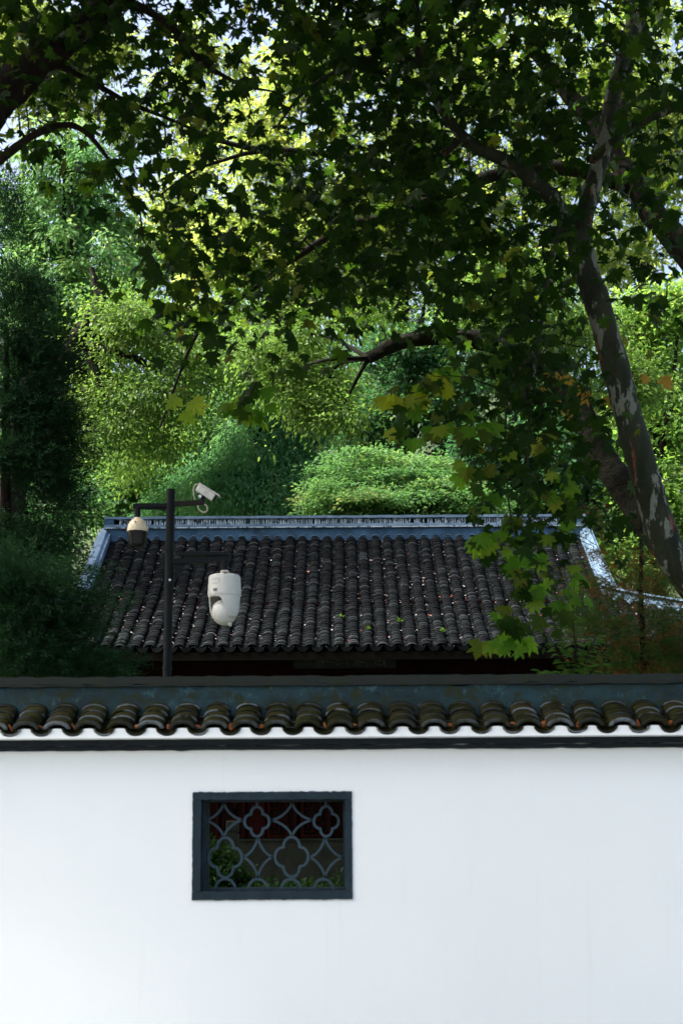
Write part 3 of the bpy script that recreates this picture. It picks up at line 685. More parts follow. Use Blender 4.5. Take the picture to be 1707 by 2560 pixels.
# signboard with four brushed characters and a small signature
def zp(zx, zy, Y): return P(740+zx*250/1568, 1620+zy*250/1568, Y)
PY = 22.6
q0, q1 = zp(-40, 330, PY), zp(1560, 10, PY)
plq = MB(); plq.box(q0[0], q1[0], PY, PY+0.05, q0[2], q1[2]); plaque = plq.build('signboard', PLAQUE, hall)
mb = MB(); ring(mb, (q0[0]-0.05, q0[2]-0.05), (q1[0]+0.05, q1[2]+0.05), (q0[0], q0[2]), (q1[0], q1[2]), PY-0.03, PY+0.05); mb.build('signboard_frame', WOOD, plaque)
GL = [[[(310, 100), (430, 120)], [(335, 130), (325, 210), (315, 295)], [(365, 180), (365, 295)], [(400, 180), (428, 292)], [(380, 60), (360, 110)], [(480, 70), (490, 195)], [(430, 150), (560, 145)], [(420, 210), (580, 205)]],
      [[(680, 70), (650, 160), (620, 250)], [(640, 150), (760, 110)], [(650, 200), (745, 140)], [(620, 252), (700, 240), (742, 200)], [(770, 60), (790, 170), (830, 285)], [(800, 75), (825, 95)]],
      [[(930, 60), (930, 160), (910, 285)], [(960, 180), (950, 285)], [(985, 180), (1000, 285)], [(900, 170), (990, 165)], [(1040, 50), (1020, 130)], [(1120, 60), (1150, 140), (1110, 180)], [(1020, 150), (1110, 150)], [(1040, 180), (1020, 230), (1080, 215), (1110, 295)]],
      [[(1250, 80), (1390, 90)], [(1250, 200), (1290, 140), (1370, 160), (1372, 240), (1290, 270), (1245, 230), (1250, 195)], [(1400, 100), (1385, 210), (1405, 282)], [(1280, 205), (1345, 195)], [(1310, 150), (1302, 250)]],
      [[(180, 120), (190, 210)], [(222, 100), (240, 260)], [(170, 150), (215, 145)]]]
for gi, g in enumerate(GL):
    mb = MB()
    for s_ in g:
        pts = spline([zp(a, b, PY-0.006) for a, b in s_], 5) if len(s_) > 2 else np.array([zp(a, b, PY-0.006) for a, b in s_])
        nn = len(pts); mb.tube(pts, (0.012 if gi < 4 else 0.006)*np.linspace(1.15, 0.7, nn), 6)
    mb.build('character' if gi < 4 else 'signature', GLYPH, plaque)
# stone post and low beds seen through the lattice window
post = empty('stone_post', P(582, 2240, 15.5)*np.array([1, 1, 0])+np.array([0, 0, 0.5]), 'square mossy stone post seen through the lattice window', 'post')
c = P(582, 2052, 15.5); mb = MB(); mb.box(c[0]-0.065, c[0]+0.065, 15.43, 15.56, 0.5, c[2]-0.14); mb.build('shaft', STONE, post)
mb = MB(); mb.box(c[0]-0.055, c[0]+0.055, 15.44, 15.55, c[2]-0.139, c[2]-0.12); mb.build('neck', STONE, post)
mb = MB(); mb.box(c[0]-0.067, c[0]+0.067, 15.43, 15.565, c[2]-0.119, c[2]); mb.build('cap', STONE, post, bevel=0.015)

# ------------------------------------------------------------------ surveillance pole and cameras
CYD = 12.0; ppm = PXM(CYD)*0.985
def zc(zx, zy, Y=CYD): return P(290+zx*360/1568, 1170+zy*360/1568, Y)
def m_(zpx): return zpx*360/1568/ppm
pole = empty('camera_pole', P(416, 1690, CYD)*np.array([1, 1, 0])+np.array([0, 0, 0.5]), 'black steel pole with three side arms behind the white wall', 'pole')
top = zc(600, 235); bot = zc(557, 2262); dz = (bot-top)/(bot[2]-top[2])
base = bot+dz*(0.5-bot[2])
mb = MB(); mb.tube([base, bot, top], [m_(46), m_(46), m_(49)], 24); mb.build('shaft', BLKMET, pole, True)
for zy in (885, 1282, 2180):
    p = top+dz*(zc(600, zy)[2]-top[2]); mb = MB(); mb.tube([p-dz*0.012, p+dz*0.012], m_(54), 24); mb.build('collar', BLKMET, pole, True)
def arm(a, b, w_, h_, name='arm', mat=BLKMET):
    mb = MB(); mb.beam(a, b, w_, h_); return mb.build(name, mat, pole, bevel=0.004)
arm(zc(190, 414), zc(560, 408), m_(60), m_(48)); arm(zc(630, 394), zc(968, 372), m_(50), m_(54), mat=BRNMET)
arm(zc(190, 440), zc(555, 446), m_(20), m_(22), 'stiffener')
arm(zc(610, 1024), zc(1250, 986), m_(60), m_(62)); arm(zc(700, 940), zc(1232, 936), m_(70), m_(44), 'cable_tray')
mb = MB(); a, b, c = zc(640, 1052), zc(760, 1046), zc(640, 1250); y0, y1 = -0.008, 0.008
mb.add([q+np.array([0, y, 0]) for y in (y0, y1) for q in (a, b, c)], [(0, 1, 2), (5, 4, 3), (0, 3, 4, 1), (1, 4, 5, 2), (2, 5, 3, 0)]); mb.build('gusset', BLKMET, pole)
mb = MB(); p = zc(588, 1218, CYD-0.05); mb.tube([p, p+np.array([0, 0.03, 0])], [m_(12), m_(14)], 12); mb.build('bolt', STEEL, pole, True)
for zx, z0, z1, r in ((237, 430, 545, 34), (1183, 1000, 1120, 36)):
    mb = MB(); mb.tube([zc(zx, z0), zc(zx, z1)], m_(r), 18); mb.build('drop_pipe', BLKMET, pole, True)
# dome camera, yellowed hood over a dark dome
ctr = zc(237, 690); dome = empty('dome_camera', zc(237, 870), 'dome camera with yellowed cream hood over black dome, left arm of the pole', 'camera', 'cameras on the black pole')
mb = MB(); mb.lathe([(m_(r), m_(690-z)) for r, z in ((112, 694), (113, 670), (104, 625), (88, 590), (62, 560), (40, 546), (36, 538))], ctr, 40); mb.build('hood', CREAM, dome, True)
mb = MB(); mb.lathe([(m_(r), m_(690-z)) for r, z in ((66, 846), (88, 836), (97, 790), (104, 740), (109, 696))], ctr, 40); mb.build('housing', SMOKE, dome, True)
mb = MB(); mb.lathe([(m_(78*math.sin(a)), m_(690-(838+42*math.cos(a)))) for a in np.linspace(0.05, math.pi/2, 10)], ctr, 32); mb.build('bubble', SMOKE, dome, True)
mb = MB(); p = zc(226, 607, CYD)+np.array([0, -m_(99), 0]); mb.tube([p+np.array([0, -0.001, -0.004]), p+np.array([0, 0.004, 0.006])], [m_(5), m_(8)], 8); mb.build('rust_spot', RUST, dome)
# large white pan-tilt camera
pc = zc(1183, 1390); ptz = empty('pan_tilt_camera', zc(1183, 1720), 'large white pan and tilt camera with rounded head hanging from the lower arm', 'camera', 'cameras on the black pole')
L = lambda pts: [(m_(r), m_(1390-z)) for r, z in pts]
mb = MB(); mb.lathe(L([(40, 1170), (46, 1150), (47, 1118), (40, 1114)]), pc, 28); mb.build('neck', WHITEP, ptz, True)
mb = MB(); mb.lathe(L([(172, 1404), (181, 1390), (181, 1372), (174, 1225), (172, 1190), (160, 1172), (120, 1160), (60, 1153)]), pc, 48); mb.build('drum', WHITEP, ptz, True)
mb = MB(); n = 72; rows = 10; V = []; Fc = []
for j in range(n):
    th = 2*math.pi*j/n; c2 = math.cos(2*(th-R(46)))
    k = 1/(1+math.exp(-(c2-0.05)*5.5)); zb = 1412+(1645-1412)*k
    for i in range(rows+1):
        z = 1400+(zb-1400)*i/rows; r = 172-20*((z-1400)/230)-14*max(0, (z-1540)/90)**2
        V.append((pc[0]+m_(r)*math.sin(th), pc[1]-m_(r)*math.cos(th), pc[2]+m_(1390-z)))
for j in range(n):
    for i in range(rows): Fc.append((j*(rows+1)+i, j*(rows+1)+i+1, ((j+1) % n)*(rows+1)+i+1, ((j+1) % n)*(rows+1)+i))
mb.add(V, Fc); o = mb.build('yoke', WHITEP, ptz, True); sm = o.modifiers.new('solid', 'SOLIDIFY'); sm.thickness = m_(14); sm.offset = -1
hc_ = pc+np.array([0, 0, m_(1390-1572)])
mb = MB(); mb.lathe([(max(0.001, m_(138*math.sin(a))), -m_(146*math.cos(a))) for a in np.linspace(0, math.pi, 22)], hc_, 40); mb.build('head', WHITEP, ptz, True)
mb = MB(); q = zc(1255, 1712); mb.tube([q+np.array([-0.02, -0.02, 0.012]), q+np.array([0.0, -0.03, -0.004])], m_(20), 12); mb.build('wiper', WHITEP, ptz, True)
def sticker(zx, zy, wz_, hz_, mat, name):      # thin label bent round the drum
    mb = MB(); V = []; n = 6; rr = m_(184) if zy > 1300 else m_(178)
    for i in range(n+1):
        s_ = (zx-wz_/2+wz_*i/n-1183)/181.0; a = math.asin(max(-0.98, min(0.98, s_)))
        for z in (zy-hz_/2, zy+hz_/2): V.append((pc[0]+rr*math.sin(a), pc[1]-rr*math.cos(a), pc[2]+m_(1390-z)))
    mb.add(V, [(2*i, 2*i+2, 2*i+3, 2*i+1) for i in range(n)]); o = mb.build(name, mat, ptz); s2 = o.modifiers.new('s', 'SOLIDIFY'); s2.thickness = 0.0012
sticker(1096, 1348, 44, 30, GREYP, 'printed_label'); sticker(1100, 1232, 82, 3, GREYP, 'label_line'); sticker(1100, 1278, 82, 3, GREYP, 'label_line'); sticker(1140, 1252, 6, 18, RUST, 'rust_spot')
mb = MB(); p = pc+np.array([m_(14), -m_(140), m_(1390-1158)]); mb.add([p+np.array(v) for v in ((-m_(36), 0, m_(4)), (m_(36), 0, m_(4)), (m_(6), -m_(34), -m_(18)), (-m_(36), 0, m_(9)), (m_(36), 0, m_(9)), (m_(6), -m_(34), -m_(12)))], [(0, 2, 1), (3, 4, 5), (0, 1, 4, 3), (1, 2, 5, 4), (2, 0, 3, 5)]); mb.build('rusted_lug', RUST, ptz)
# bullet camera
bl = empty('bullet_camera', zc(965, 345), 'small white bullet camera tilted down at the end of the right arm', 'camera', 'cameras on the black pole')
A, B = zc(893, 208), zc(1075, 322); ax = (B-A)/np.linalg.norm(B-A); nv = np.cross(ax, (0, 1, 0)); nv /= np.linalg.norm(nv)
if nv[2] < 0: nv = -nv
def rounded_bar(a, b, wy, wn, mat, name, parent, bev):
    mb = MB(); mb.beam(a, b, wy, wn, upv=nv); return mb.build(name, mat, parent, bevel=bev)
body = rounded_bar(A-nv*m_(8), B-nv*m_(8), m_(84), m_(84), WHITEP, 'body', bl, m_(14))
rounded_bar(A+nv*m_(38)-ax*m_(6), B+nv*m_(40)+ax*m_(44), m_(104), m_(14), WHITEP, 'sunshield', bl, m_(5))
rounded_bar(B-nv*m_(8)+ax*m_(1), B-nv*m_(8)+ax*m_(10), m_(78), m_(78), SMOKE, 'front_glass', bl, 0)
rounded_bar(A+(B-A)*0.44-nv*m_(8)+np.array([0, -m_(44), 0]), A+(B-A)*0.62-nv*m_(8)+np.array([0, -m_(44), 0]), m_(3), m_(34), PALEP, 'sticker', bl, 0)
rounded_bar(A+(B-A)*0.22-nv*m_(58), A+(B-A)*0.62-nv*m_(58), m_(34), m_(12), BLKMET, 'bracket_plate', bl, 0)
mb = MB(); mb.tube([A+(B-A)*0.42-nv*m_(62), zc(945, 340), zc(955, 365)], [m_(20), m_(22), m_(18)], 14); mb.build('bracket', BLKMET, bl, True)
mb = MB(); p = zc(918, 312, CYD-0.01); mb.tube([p+np.array([0, -0.02, 0]), p+np.array([0, 0.03, 0])], m_(18), 12); mb.build('bracket_knob', STEEL, bl, True)
for pts in ([(905, 178), (868, 182), (848, 222), (846, 290), (862, 345)], [(892, 408), (906, 452), (955, 484), (996, 462), (992, 420), (966, 392)]):
    mb = MB(); mb.tube(spline([zc(a, b, CYD-0.02) for a, b in pts], 6), m_(7), 8); mb.build('cable', CABLE, bl, True)

# ------------------------------------------------------------------ foliage
def norm(v): return v/(np.linalg.norm(v, axis=-1, keepdims=True)+1e-9)
PLANE_HALF = [(1, 0), (.80, .10), (.70, .20), (.60, .13), (.66, .30), (.78, .50), (.56, .43), (.42, .29), (.36, .44), (.20, .60), (.12, .40), (-.04, .27), (.06, 0)]
def plane_leaf(half=PLANE_HALF):
    out = half+[(x, -y) for x, y in half[::-1] if y > 0]
    V = [(0.30, 0, 0.0)]+[(x, y, -0.16*((x-.3)**2+y*y)-0.10*abs(y)) for x, y in out]; n = len(out)
    return np.array(V, float), np.array([(0, i+1, (i+1) % n+1) for i in range(n)])
OVAL = (np.array([(0, 0, 0), (.35, .24, .05), (.72, .17, .02), (1, 0, -.08), (.72, -.17, .02), (.35, -.24, .05)], float), np.array([(0, 3, 1), (1, 3, 2), (0, 5, 3), (5, 4, 3)]))
RHOMB = (np.array([(0, 0, 0), (.45, .25, .05), (1, 0, -.06), (.45, -.25, .05)], float), np.array([(0, 2, 1), (0, 3, 2)]))
LANCE = (np.array([(0, 0, 0), (.4, .12, .03), (1, 0, -.10), (.4, -.12, .03)], float), np.array([(0, 2, 1), (0, 3, 2)]))
NEED = (np.array([(0, .09, 0), (0, -.09, 0), (1, 0, 0)], float), np.array([(0, 1, 2)]))
PLEAF = plane_leaf()
PLEAF_LO = plane_leaf([(1, 0), (.62, .13), (.78, .48), (.42, .27), (.20, .58), (-.03, .26)])
def frames(axis, nup):
    a = norm(axis); s = np.cross(nup, a); s = norm(s); n = np.cross(a, s); return a, s, n
def leaves(base, pos, axis, nup, size):
    V, T = base; a, s, n = frames(axis, nup)
    W = pos[:, None, :]+size[:, None, None]*(V[None, :, 0:1]*a[:, None]+V[None, :, 1:2]*s[:, None]+V[None, :, 2:3]*n[:, None])
    k = len(V); TT = T[None]+(np.arange(len(pos))*k)[:, None, None]
    return W.reshape(-1, 3), TT.reshape(-1, 3), k

def grow_twigs(mb, skel, srad, tips, r0=0.006, sag=0.15, n=4, mi=0):
    # join each tip to the nearest point of the growing skeleton, nearest tips first
    nodes = [np.array(q) for q in skel]; rads = list(srad)
    N = np.array(nodes); d = np.array([np.min(np.linalg.norm(N-t, axis=1)) for t in tips]); order = np.argsort(d)
    arr = np.zeros((len(nodes)+len(tips)*2+4, 3)); arr[:len(nodes)] = N; cnt = len(nodes)
    for i in order:
        t = tips[i]; dd = np.linalg.norm(arr[:cnt]-t, axis=1); j = int(np.argmin(dd)); a = arr[j].copy(); L_ = dd[j]
        mid = (a+t)/2+np.array([0, 0, sag*L_*0.5])+rng.normal(0, 0.08*L_, 3)
        q = np.array([a, a*0.45+mid*0.55+rng.normal(0, .02*L_, 3), mid, mid*0.45+t*0.55+rng.normal(0, .02*L_, 3), t])
        rr = r0*(1+min(3.0, L_*1.2)); rr = min(rr, rads[j]*0.8 if j < len(rads) else rr)
        mb.tube(q, np.linspace(rr, r0*0.55, 5), n, mi, cap=False)
        arr[cnt] = mid; arr[cnt+1] = t; cnt += 2; rads += [rr*0.8, rr*0.6]

def tree(name, label, loc, cat='tree', group=None): return empty(name, loc, label, cat, group)

# --- foreground plane trees: how thick the leaves hang, in cells of 100 photograph pixels
GRID = """
88888888889999999
88888888899999999
88888788999999998
88887158999999698
88887159999999899
74686158889999969
86674247788989989
41275279998789988
00158788998888677
10039867787889567
20029656676798325
10025554312689412
00001030003688641
00000040000268620
00000000000057520
00000000000057520
00000000000135410
00000000000013300
00000000000004200
00000000000002000
""".split()
GY0 = -300
def density(px, py):
    r = (py-GY0)/100; c = px/100
    r = int(np.clip(r, 0, len(GRID)-1)); c = int(np.clip(c, 0, 16)); return int(GRID[r][c])/9.0
def plane_tips(x0, x1, ya, yb, per, gam=1.3, ylo=-300):
    tips = []
    for r in range(len(GRID)):
        for c in range(17):
            px, py = c*100, GY0+r*100
            if px+100 <= x0 or px >= x1 or py < ylo: continue
            d = (int(GRID[r][c])/9.0)**gam
            for _ in range(rng.poisson(per*d)):
                qx, qy = px+rng.uniform(-12, 112), py+rng.uniform(-12, 112)
                if x0 <= qx < x1 and rng.random() < 0.35+0.65*density(qx, qy): tips.append(P(qx, qy, rng.uniform(ya, yb)))
    return np.array(tips)
def plane_foliage(t, tips, nleaf, mat, solo, size=(0.075, 0.165), spread=0.17, base=PLEAF, name='crown'):
    k = rng.poisson(nleaf, len(tips)); idx = np.repeat(np.arange(len(tips)), k); n = len(idx)
    pos = tips[idx]+rng.normal(0, spread, (n, 3))*np.array([1, 1, 0.8])
    az = rng.uniform(0, 2*math.pi, n)
    axis = np.stack([np.cos(az), np.sin(az), -rng.uniform(0.15, 1.7, n)], 1)
    nup = np.stack([rng.normal(0, .45, n), rng.normal(0, .45, n)-0.25, np.ones(n)], 1)
    sz = rng.uniform(size[0], size[1], n)*(1-0.35*(rng.random(n) < 0.2))
    bt = rng.random(len(tips))[idx]; rnd = np.clip(0.55*bt+0.45*rng.random(n), 0, 0.999)
    # single leaves: the ones nearest the camera within the frame
    rel = pos-CAM; dep = rel@fw; pxx = 853.5+F*(rel@rt)/dep; pyy = CY-F*(rel@up)/dep
    inside = (pxx > 10) & (pxx < 1697) & (pyy > 10)
    score = np.where(inside, dep-0.0012*pyy, 1e6); order = np.argsort(score); s_idx = order[:solo]; r_idx = order[solo:]
    if solo:
        var = []
        for v in range(8):
            q = PLEAF[0].copy(); q[:, 2] -= rng.uniform(-0.05, 0.35)*(q[:, 0]-.3)**2; q[:, 2] -= rng.uniform(0, .35)*np.abs(q[:, 1]); q[:, 1] *= rng.uniform(.88, 1.1)
            mb = MB(); mb.add(q, [tuple(f) for f in PLEAF[1]]); mb.r = [0.0]*len(q); var.append(mb.mesh('leaf', mat))
        a, s, nn = frames(axis, nup)
        for j, i in enumerate(s_idx):
            m = np.eye(4); m[:3, 0] = a[i]*sz[i]; m[:3, 1] = s[i]*sz[i]; m[:3, 2] = nn[i]*sz[i]; m[:3, 3] = pos[i]; put('leaf', var[j % 8], m, t)
    Ws, Ts, Rs, b0 = [], [], [], 0
    for v in range(6):
        q = base[0].copy(); q[:, 2] -= rng.uniform(-0.15, 0.55)*(q[:, 0]-.3)**2*np.sign(q[:, 0]-.3); q[:, 2] -= rng.uniform(-.1, .55)*np.abs(q[:, 1]); q[:, 1] *= rng.uniform(.82, 1.12)
        q[1:, :2] += rng.normal(0, .02, (len(q)-1, 2)); ii = r_idx[v::6]
        W, T, kk = leaves((q, base[1]), pos[ii], axis[ii], nup[ii], sz[ii]); Ws.append(W); Ts.append(T+b0); b0 += len(W); Rs.append(np.repeat(np.maximum(rnd[ii], .001), kk))
    o = tri_mesh(name, np.vstack(Ws), np.vstack(Ts), np.concatenate(Rs), mat, t); tag(o, kind='stuff'); return n
def limbs(t, specs, mat, name='limb', n=14, wob=0.03):
    skel, rads = [], []
    for i, (pts, r0, r1) in enumerate(specs):
        c = spline([P(*q) if len(q) == 3 else np.array(q[:3]) for q in pts], 7); rr = np.linspace(r0, r1, len(c))*(1+0.05*np.sin(np.arange(len(c))*0.9))
        mb = MB(); mb.tube(c, rr, n, wob=wob); o = mb.build('trunk' if i == 0 else name, mat, t, True)
        skel += list(c[2:]); rads += list(rr[2:])
    return skel, rads
def W3(px, py, Y, z): p = P(px, py, Y); return (p[0], Y, z, 0)

# 1: the leaning plane tree on the right
DR = 11.6
t1 = tree('plane_tree', 'leaning plane tree with mottled pale bark at the right edge', W3(2150, 2100, DR, 0.5)[:3], group='plane trees')
sk1, rd1 = limbs(t1, [([W3(2150, 2300, DR, 0.5), (2010, 1800, DR), (1830, 1570, DR), (1707, 1425, DR), (1660, 1350, DR), (1622, 1230, DR), (1600, 1150, DR), (1552, 974, DR), (1500, 783, DR), (1466, 680, DR), (1438, 585, DR)], 0.148, 0.102),
    ([(1446, 620, DR), (1466, 515, DR), (1500, 400, DR+.1), (1524, 270, DR+.1), (1557, 150, DR+.2), (1605, 30, DR+.3), (1680, -250, DR+.4)], 0.088, 0.05),
    ([(1440, 610, DR), (1385, 505, DR), (1330, 450, DR-.1), (1270, 405, DR-.1), (1184, 365, DR-.2), (1130, 310, DR-.3), (1078, 225, DR-.3), (1050, 150, DR-.4), (1040, 20, DR-.5), (1030, -150, DR-.6)], 0.072, 0.025),
    ([(1160, 335, DR-.2), (1090, 400, DR), (1010, 440, DR+.2), (930, 470, DR+.3), (840, 520, DR+.3), (760, 600, DR+.4)], 0.035, 0.012),
    ([(1405, 560, DR), (1380, 640, DR-.3), (1362, 740, DR-.5), (1345, 860, DR-.6), (1325, 1000, DR-.7), (1318, 1150, DR-.7), (1322, 1300, DR-.7)], 0.026, 0.006),
    ([(1340, 880, DR-.5), (1280, 950, DR-.5), (1262, 1080, DR-.4), (1270, 1250, DR-.4), (1295, 1400, DR-.4), (1270, 1520, DR-.4)], 0.014, 0.004),
    ([(1062, 160, DR-.4), (960, 140, DR-.2), (860, 170, DR), (760, 230, DR+.1), (690, 320, DR+.2)], 0.03, 0.01),
    ([(1480, 400, DR), (1560, 330, DR-.4), (1640, 290, DR-.6), (1720, 260, DR-.8)], 0.04, 0.02)], BARKP)
def overhead(x0, x1, n):      # unseen part of the crown over the viewer, added to shade the leaves below
    q = np.stack([rng.uniform(x0, x1, n), rng.uniform(6.5, 14.0, n), np.zeros(n)], 1)
    q[:, 2] = 1.6+q[:, 1]*0.66+0.5+rng.random(n)*2.6; return q
tips1 = plane_tips(640, 1707, 10.0, 12.8, 8.0)
def project(q): r_ = q-CAM; d_ = r_@fw; return np.stack([853.5+F*(r_@rt)/d_, CY-F*(r_@up)/d_], 1)
_k = project(np.array(sk1)[np.array(rd1) > 0.055]); _t = project(tips1)       # few twigs hang in front of the stem itself
_n = np.min(np.linalg.norm(_t[:, None]-_k[None], axis=2), axis=1)
tips1 = tips1[~((_n < 95) & (tips1[:, 1] < DR+0.25) & (rng.random(len(tips1)) < 0.62))]; up1 = overhead(0.2, 6.0, 1800)
tw = MB(); grow_twigs(tw, sk1, rd1, np.vstack([tips1, up1[::4]])); tag(tw.build('twigs', BARK, t1), kind='stuff')
plane_foliage(t1, tips1, 7, L_PLANE, 170); plane_foliage(t1, up1, 7, L_PLANE, 0, (0.12, 0.19), 0.2, PLEAF_LO, 'shading_crown')
# 2: the plane tree whose limb crosses the upper left corner
DL = 10.8
t2 = tree('plane_tree', 'plane tree whose thick dark limb crosses the upper left corner', W3(-320, 2100, DL, 0.5)[:3], group='plane trees')
sk2, rd2 = limbs(t2, [([W3(-330, 2300, DL, 0.5), (-310, 1500, DL), (-260, 900, DL), (-170, 520, DL), (-60, 320, DL), (20, 225, DL), (110, 145, DL), (210, 65, DL), (310, -25, DL), (450, -150, DL)], 0.24, 0.075),
    ([(-170, 520, DL), (-60, 450, DL-.1), (20, 385, DL-.1), (90, 335, DL-.1), (170, 312, DL), (230, 345, DL+.1), (300, 440, DL+.2), (350, 520, DL+.3)], 0.045, 0.010),
    ([(110, 145, DL), (220, 200, DL+.2), (330, 260, DL+.4), (430, 300, DL+.5), (520, 340, DL+.6)], 0.03, 0.008),
    ([(300, -10, DL), (420, 60, DL-.1), (500, 150, DL), (600, 210, DL+.2), (690, 230, DL+.3)], 0.035, 0.008)], BARK)
side = np.stack([rng.uniform(-10.5, -3.9, 800), rng.uniform(8.5, 18.0, 800), rng.uniform(4.5, 12.0, 800)], 1)
side = side[side[:, 0] < -0.26*side[:, 1]-0.5]            # unseen rest of its crown beyond the left edge, added to block the sun
tips2 = plane_tips(-60, 660, 9.8, 12.4, 7.5); up2 = np.vstack([overhead(-7.5, 0.2, 2300), side])
tw = MB(); grow_twigs(tw, sk2, rd2, np.vstack([tips2, up2[::4]])); tag(tw.build('twigs', BARK, t2), kind='stuff')
plane_foliage(t2, tips2, 7, L_PLANE, 240); plane_foliage(t2, up2, 7, L_PLANE, 0, (0.12, 0.19), 0.2, PLEAF_LO, 'shading_crown')
# sprays hanging lowest, leaf colour made paler to imitate sunlight
HANG = [(1200, 1370), (1235, 1349), (1267, 1505), (1349, 1477), (1391, 1512), (1427, 1498), (1448, 1416), (1267, 1545), (1262, 1605), (1303, 1598), (1281, 1569), (1245, 1620), (1310, 1450), (1370, 1440), (1210, 1340), (1290, 1400), (1340, 1390),
        (1010, 985), (1050, 965), (1085, 950), (1010, 1072), (1060, 1060), (1105, 1050), (1150, 1000), (1190, 1090), (1210, 1190), (1230, 1250), (1260, 1300), (1300, 1340), (1380, 1330), (1420, 1290), (1340, 1250), (1160, 1080), (1230, 1120), (1120, 930), (1165, 900), (1250, 960), (1300, 1010), (1350, 1080), (1280, 1150), (1400, 1180), (1440, 1230), (1390, 1250), (1020, 1000), (1150, 1150), (1200, 1050)]
HANG_L = [(605, 990), (640, 1025), (620, 1010), (585, 1020), (472, 1000), (650, 985), (460, 790), (500, 760), (600, 720), (250, 400), (225, 430), (300, 470)]
def hanging(t, spots, depth, skel, rads, young=0.5, mat=None, size=(0.10, 0.17), count=(3, 5)):  # young: share of leaves given the painted sunlit colour
    tips = np.array([P(a+rng.normal(0, 6), b, depth+rng.normal(0, .15)) for a, b in spots])
    mb = MB(); grow_twigs(mb, skel, rads, tips+np.array([0, 0, 0.03]), 0.004, 0.3); tag(mb.build('hanging_twigs', BARK, t), kind='stuff')
    var, var2 = [], []
    for v in range(6):
        q = PLEAF[0].copy(); q[:, 2] -= rng.uniform(-0.05, 0.3)*(q[:, 0]-.3)**2; q[:, 2] -= rng.uniform(0, .3)*np.abs(q[:, 1]); m_b = MB(); m_b.add(q, [tuple(f) for f in PLEAF[1]]); m_b.r = [0.0]*len(q); var.append(m_b.mesh('leaf', mat or L_LIT)); var2.append(m_b.mesh('leaf', L_PLANE2))
    for p in tips:
        for _ in range(rng.integers(*count)):
            az = rng.uniform(0, 6.28); ax = np.array([[math.cos(az), math.sin(az)*0.6, -rng.uniform(0.6, 1.8)]]); nu = np.array([[rng.normal(0, .35), -0.9+rng.normal(0, .3), 0.7]])
            A_, S_, N_ = frames(ax, nu); sz = rng.uniform(*size); m = np.eye(4); m[:3, 0] = A_[0]*sz; m[:3, 1] = S_[0]*sz; m[:3, 2] = N_[0]*sz; m[:3, 3] = p+rng.normal(0, 0.05, 3); put('leaf', (var if rng.random() < young else var2)[rng.integers(0, 6)], m, t)
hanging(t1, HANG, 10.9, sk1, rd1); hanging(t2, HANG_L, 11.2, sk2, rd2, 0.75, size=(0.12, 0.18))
hanging(t1, [(1385, 930), (1400, 1000), (1440, 1012), (1545, 935), (1625, 930), (1605, 1010), (1340, 965), (1420, 950), (1525, 990), (1300, 930), (1370, 890), (1460, 960)], 11.8, sk1, rd1, 1.0, L_LIT_ORANGE, (0.09, 0.15), (1, 4))
hanging(t1, [(1000, 985), (1045, 968), (1080, 950)], 10.9, sk1, rd1, 1.0, L_LIT_YELLOW, (0.14, 0.19), (2, 4))
for pts in ([(276, 600), (274, 630), (290, 650), (312, 645)],):
    mb = MB(); mb.tube(spline([P(a, b, 12.2) for a, b in pts], 6), 0.0045, 6); mb.build('dead_twig', PALEVINE, t2, True)
# 3: a second row plane tree, deeper in the garden, filling the canopy
DB = 15.5
t3 = tree('plane_tree', 'dark plane tree in the garden whose limbs show through the middle canopy', W3(1990, 2100, DB, 0.5)[:3], group='plane trees')
sk3, rd3 = limbs(t3, [([W3(1990, 2200, DB, 0.5), (1960, 1500, DB), (1900, 1000, DB), (1800, 760, DB), (1707, 620, DB), (1640, 545, DB), (1590, 470, DB), (1530, 380, DB), (1440, 260, DB), (1330, 120, DB)], 0.22, 0.08),
    ([(1590, 470, DB), (1400, 420, DB), (1230, 440, DB), (1080, 500, DB), (960, 545, DB), (880, 560, DB), (790, 610, DB)], 0.09, 0.04),
    ([(790, 610, DB), (700, 670, DB), (600, 745, DB), (540, 770, DB), (480, 860, DB+.3), (440, 960, DB+.4), (400, 1070, DB+.5)], 0.042, 0.010),
    ([(1080, 500, DB), (980, 420, DB), (880, 395, DB), (760, 380, DB), (640, 372, DB), (560, 355, DB), (450, 325, DB)], 0.06, 0.022),
    ([(760, 380, DB), (640, 380, DB), (560, 400, DB), (480, 430, DB), (395, 492, DB)], 0.03, 0.012),
    ([(1530, 380, DB), (1560, 200, DB), (1580, 0, DB), (1560, -250, DB)], 0.1, 0.05)], BARK)
tips3 = plane_tips(380, 1707, 14.0, 17.5, 3.2, 1.6); tips3 = tips3[tips3[:, 2] > 1.6+tips3[:, 1]*(2070-830)/F]
tw = MB(); grow_twigs(tw, sk3, rd3, tips3, 0.007); tag(tw.build('twigs', BARK, t3), kind='stuff')
plane_foliage(t3, tips3, 9, L_PLANE2, 0, (0.09, 0.17), 0.22, PLEAF_LO)

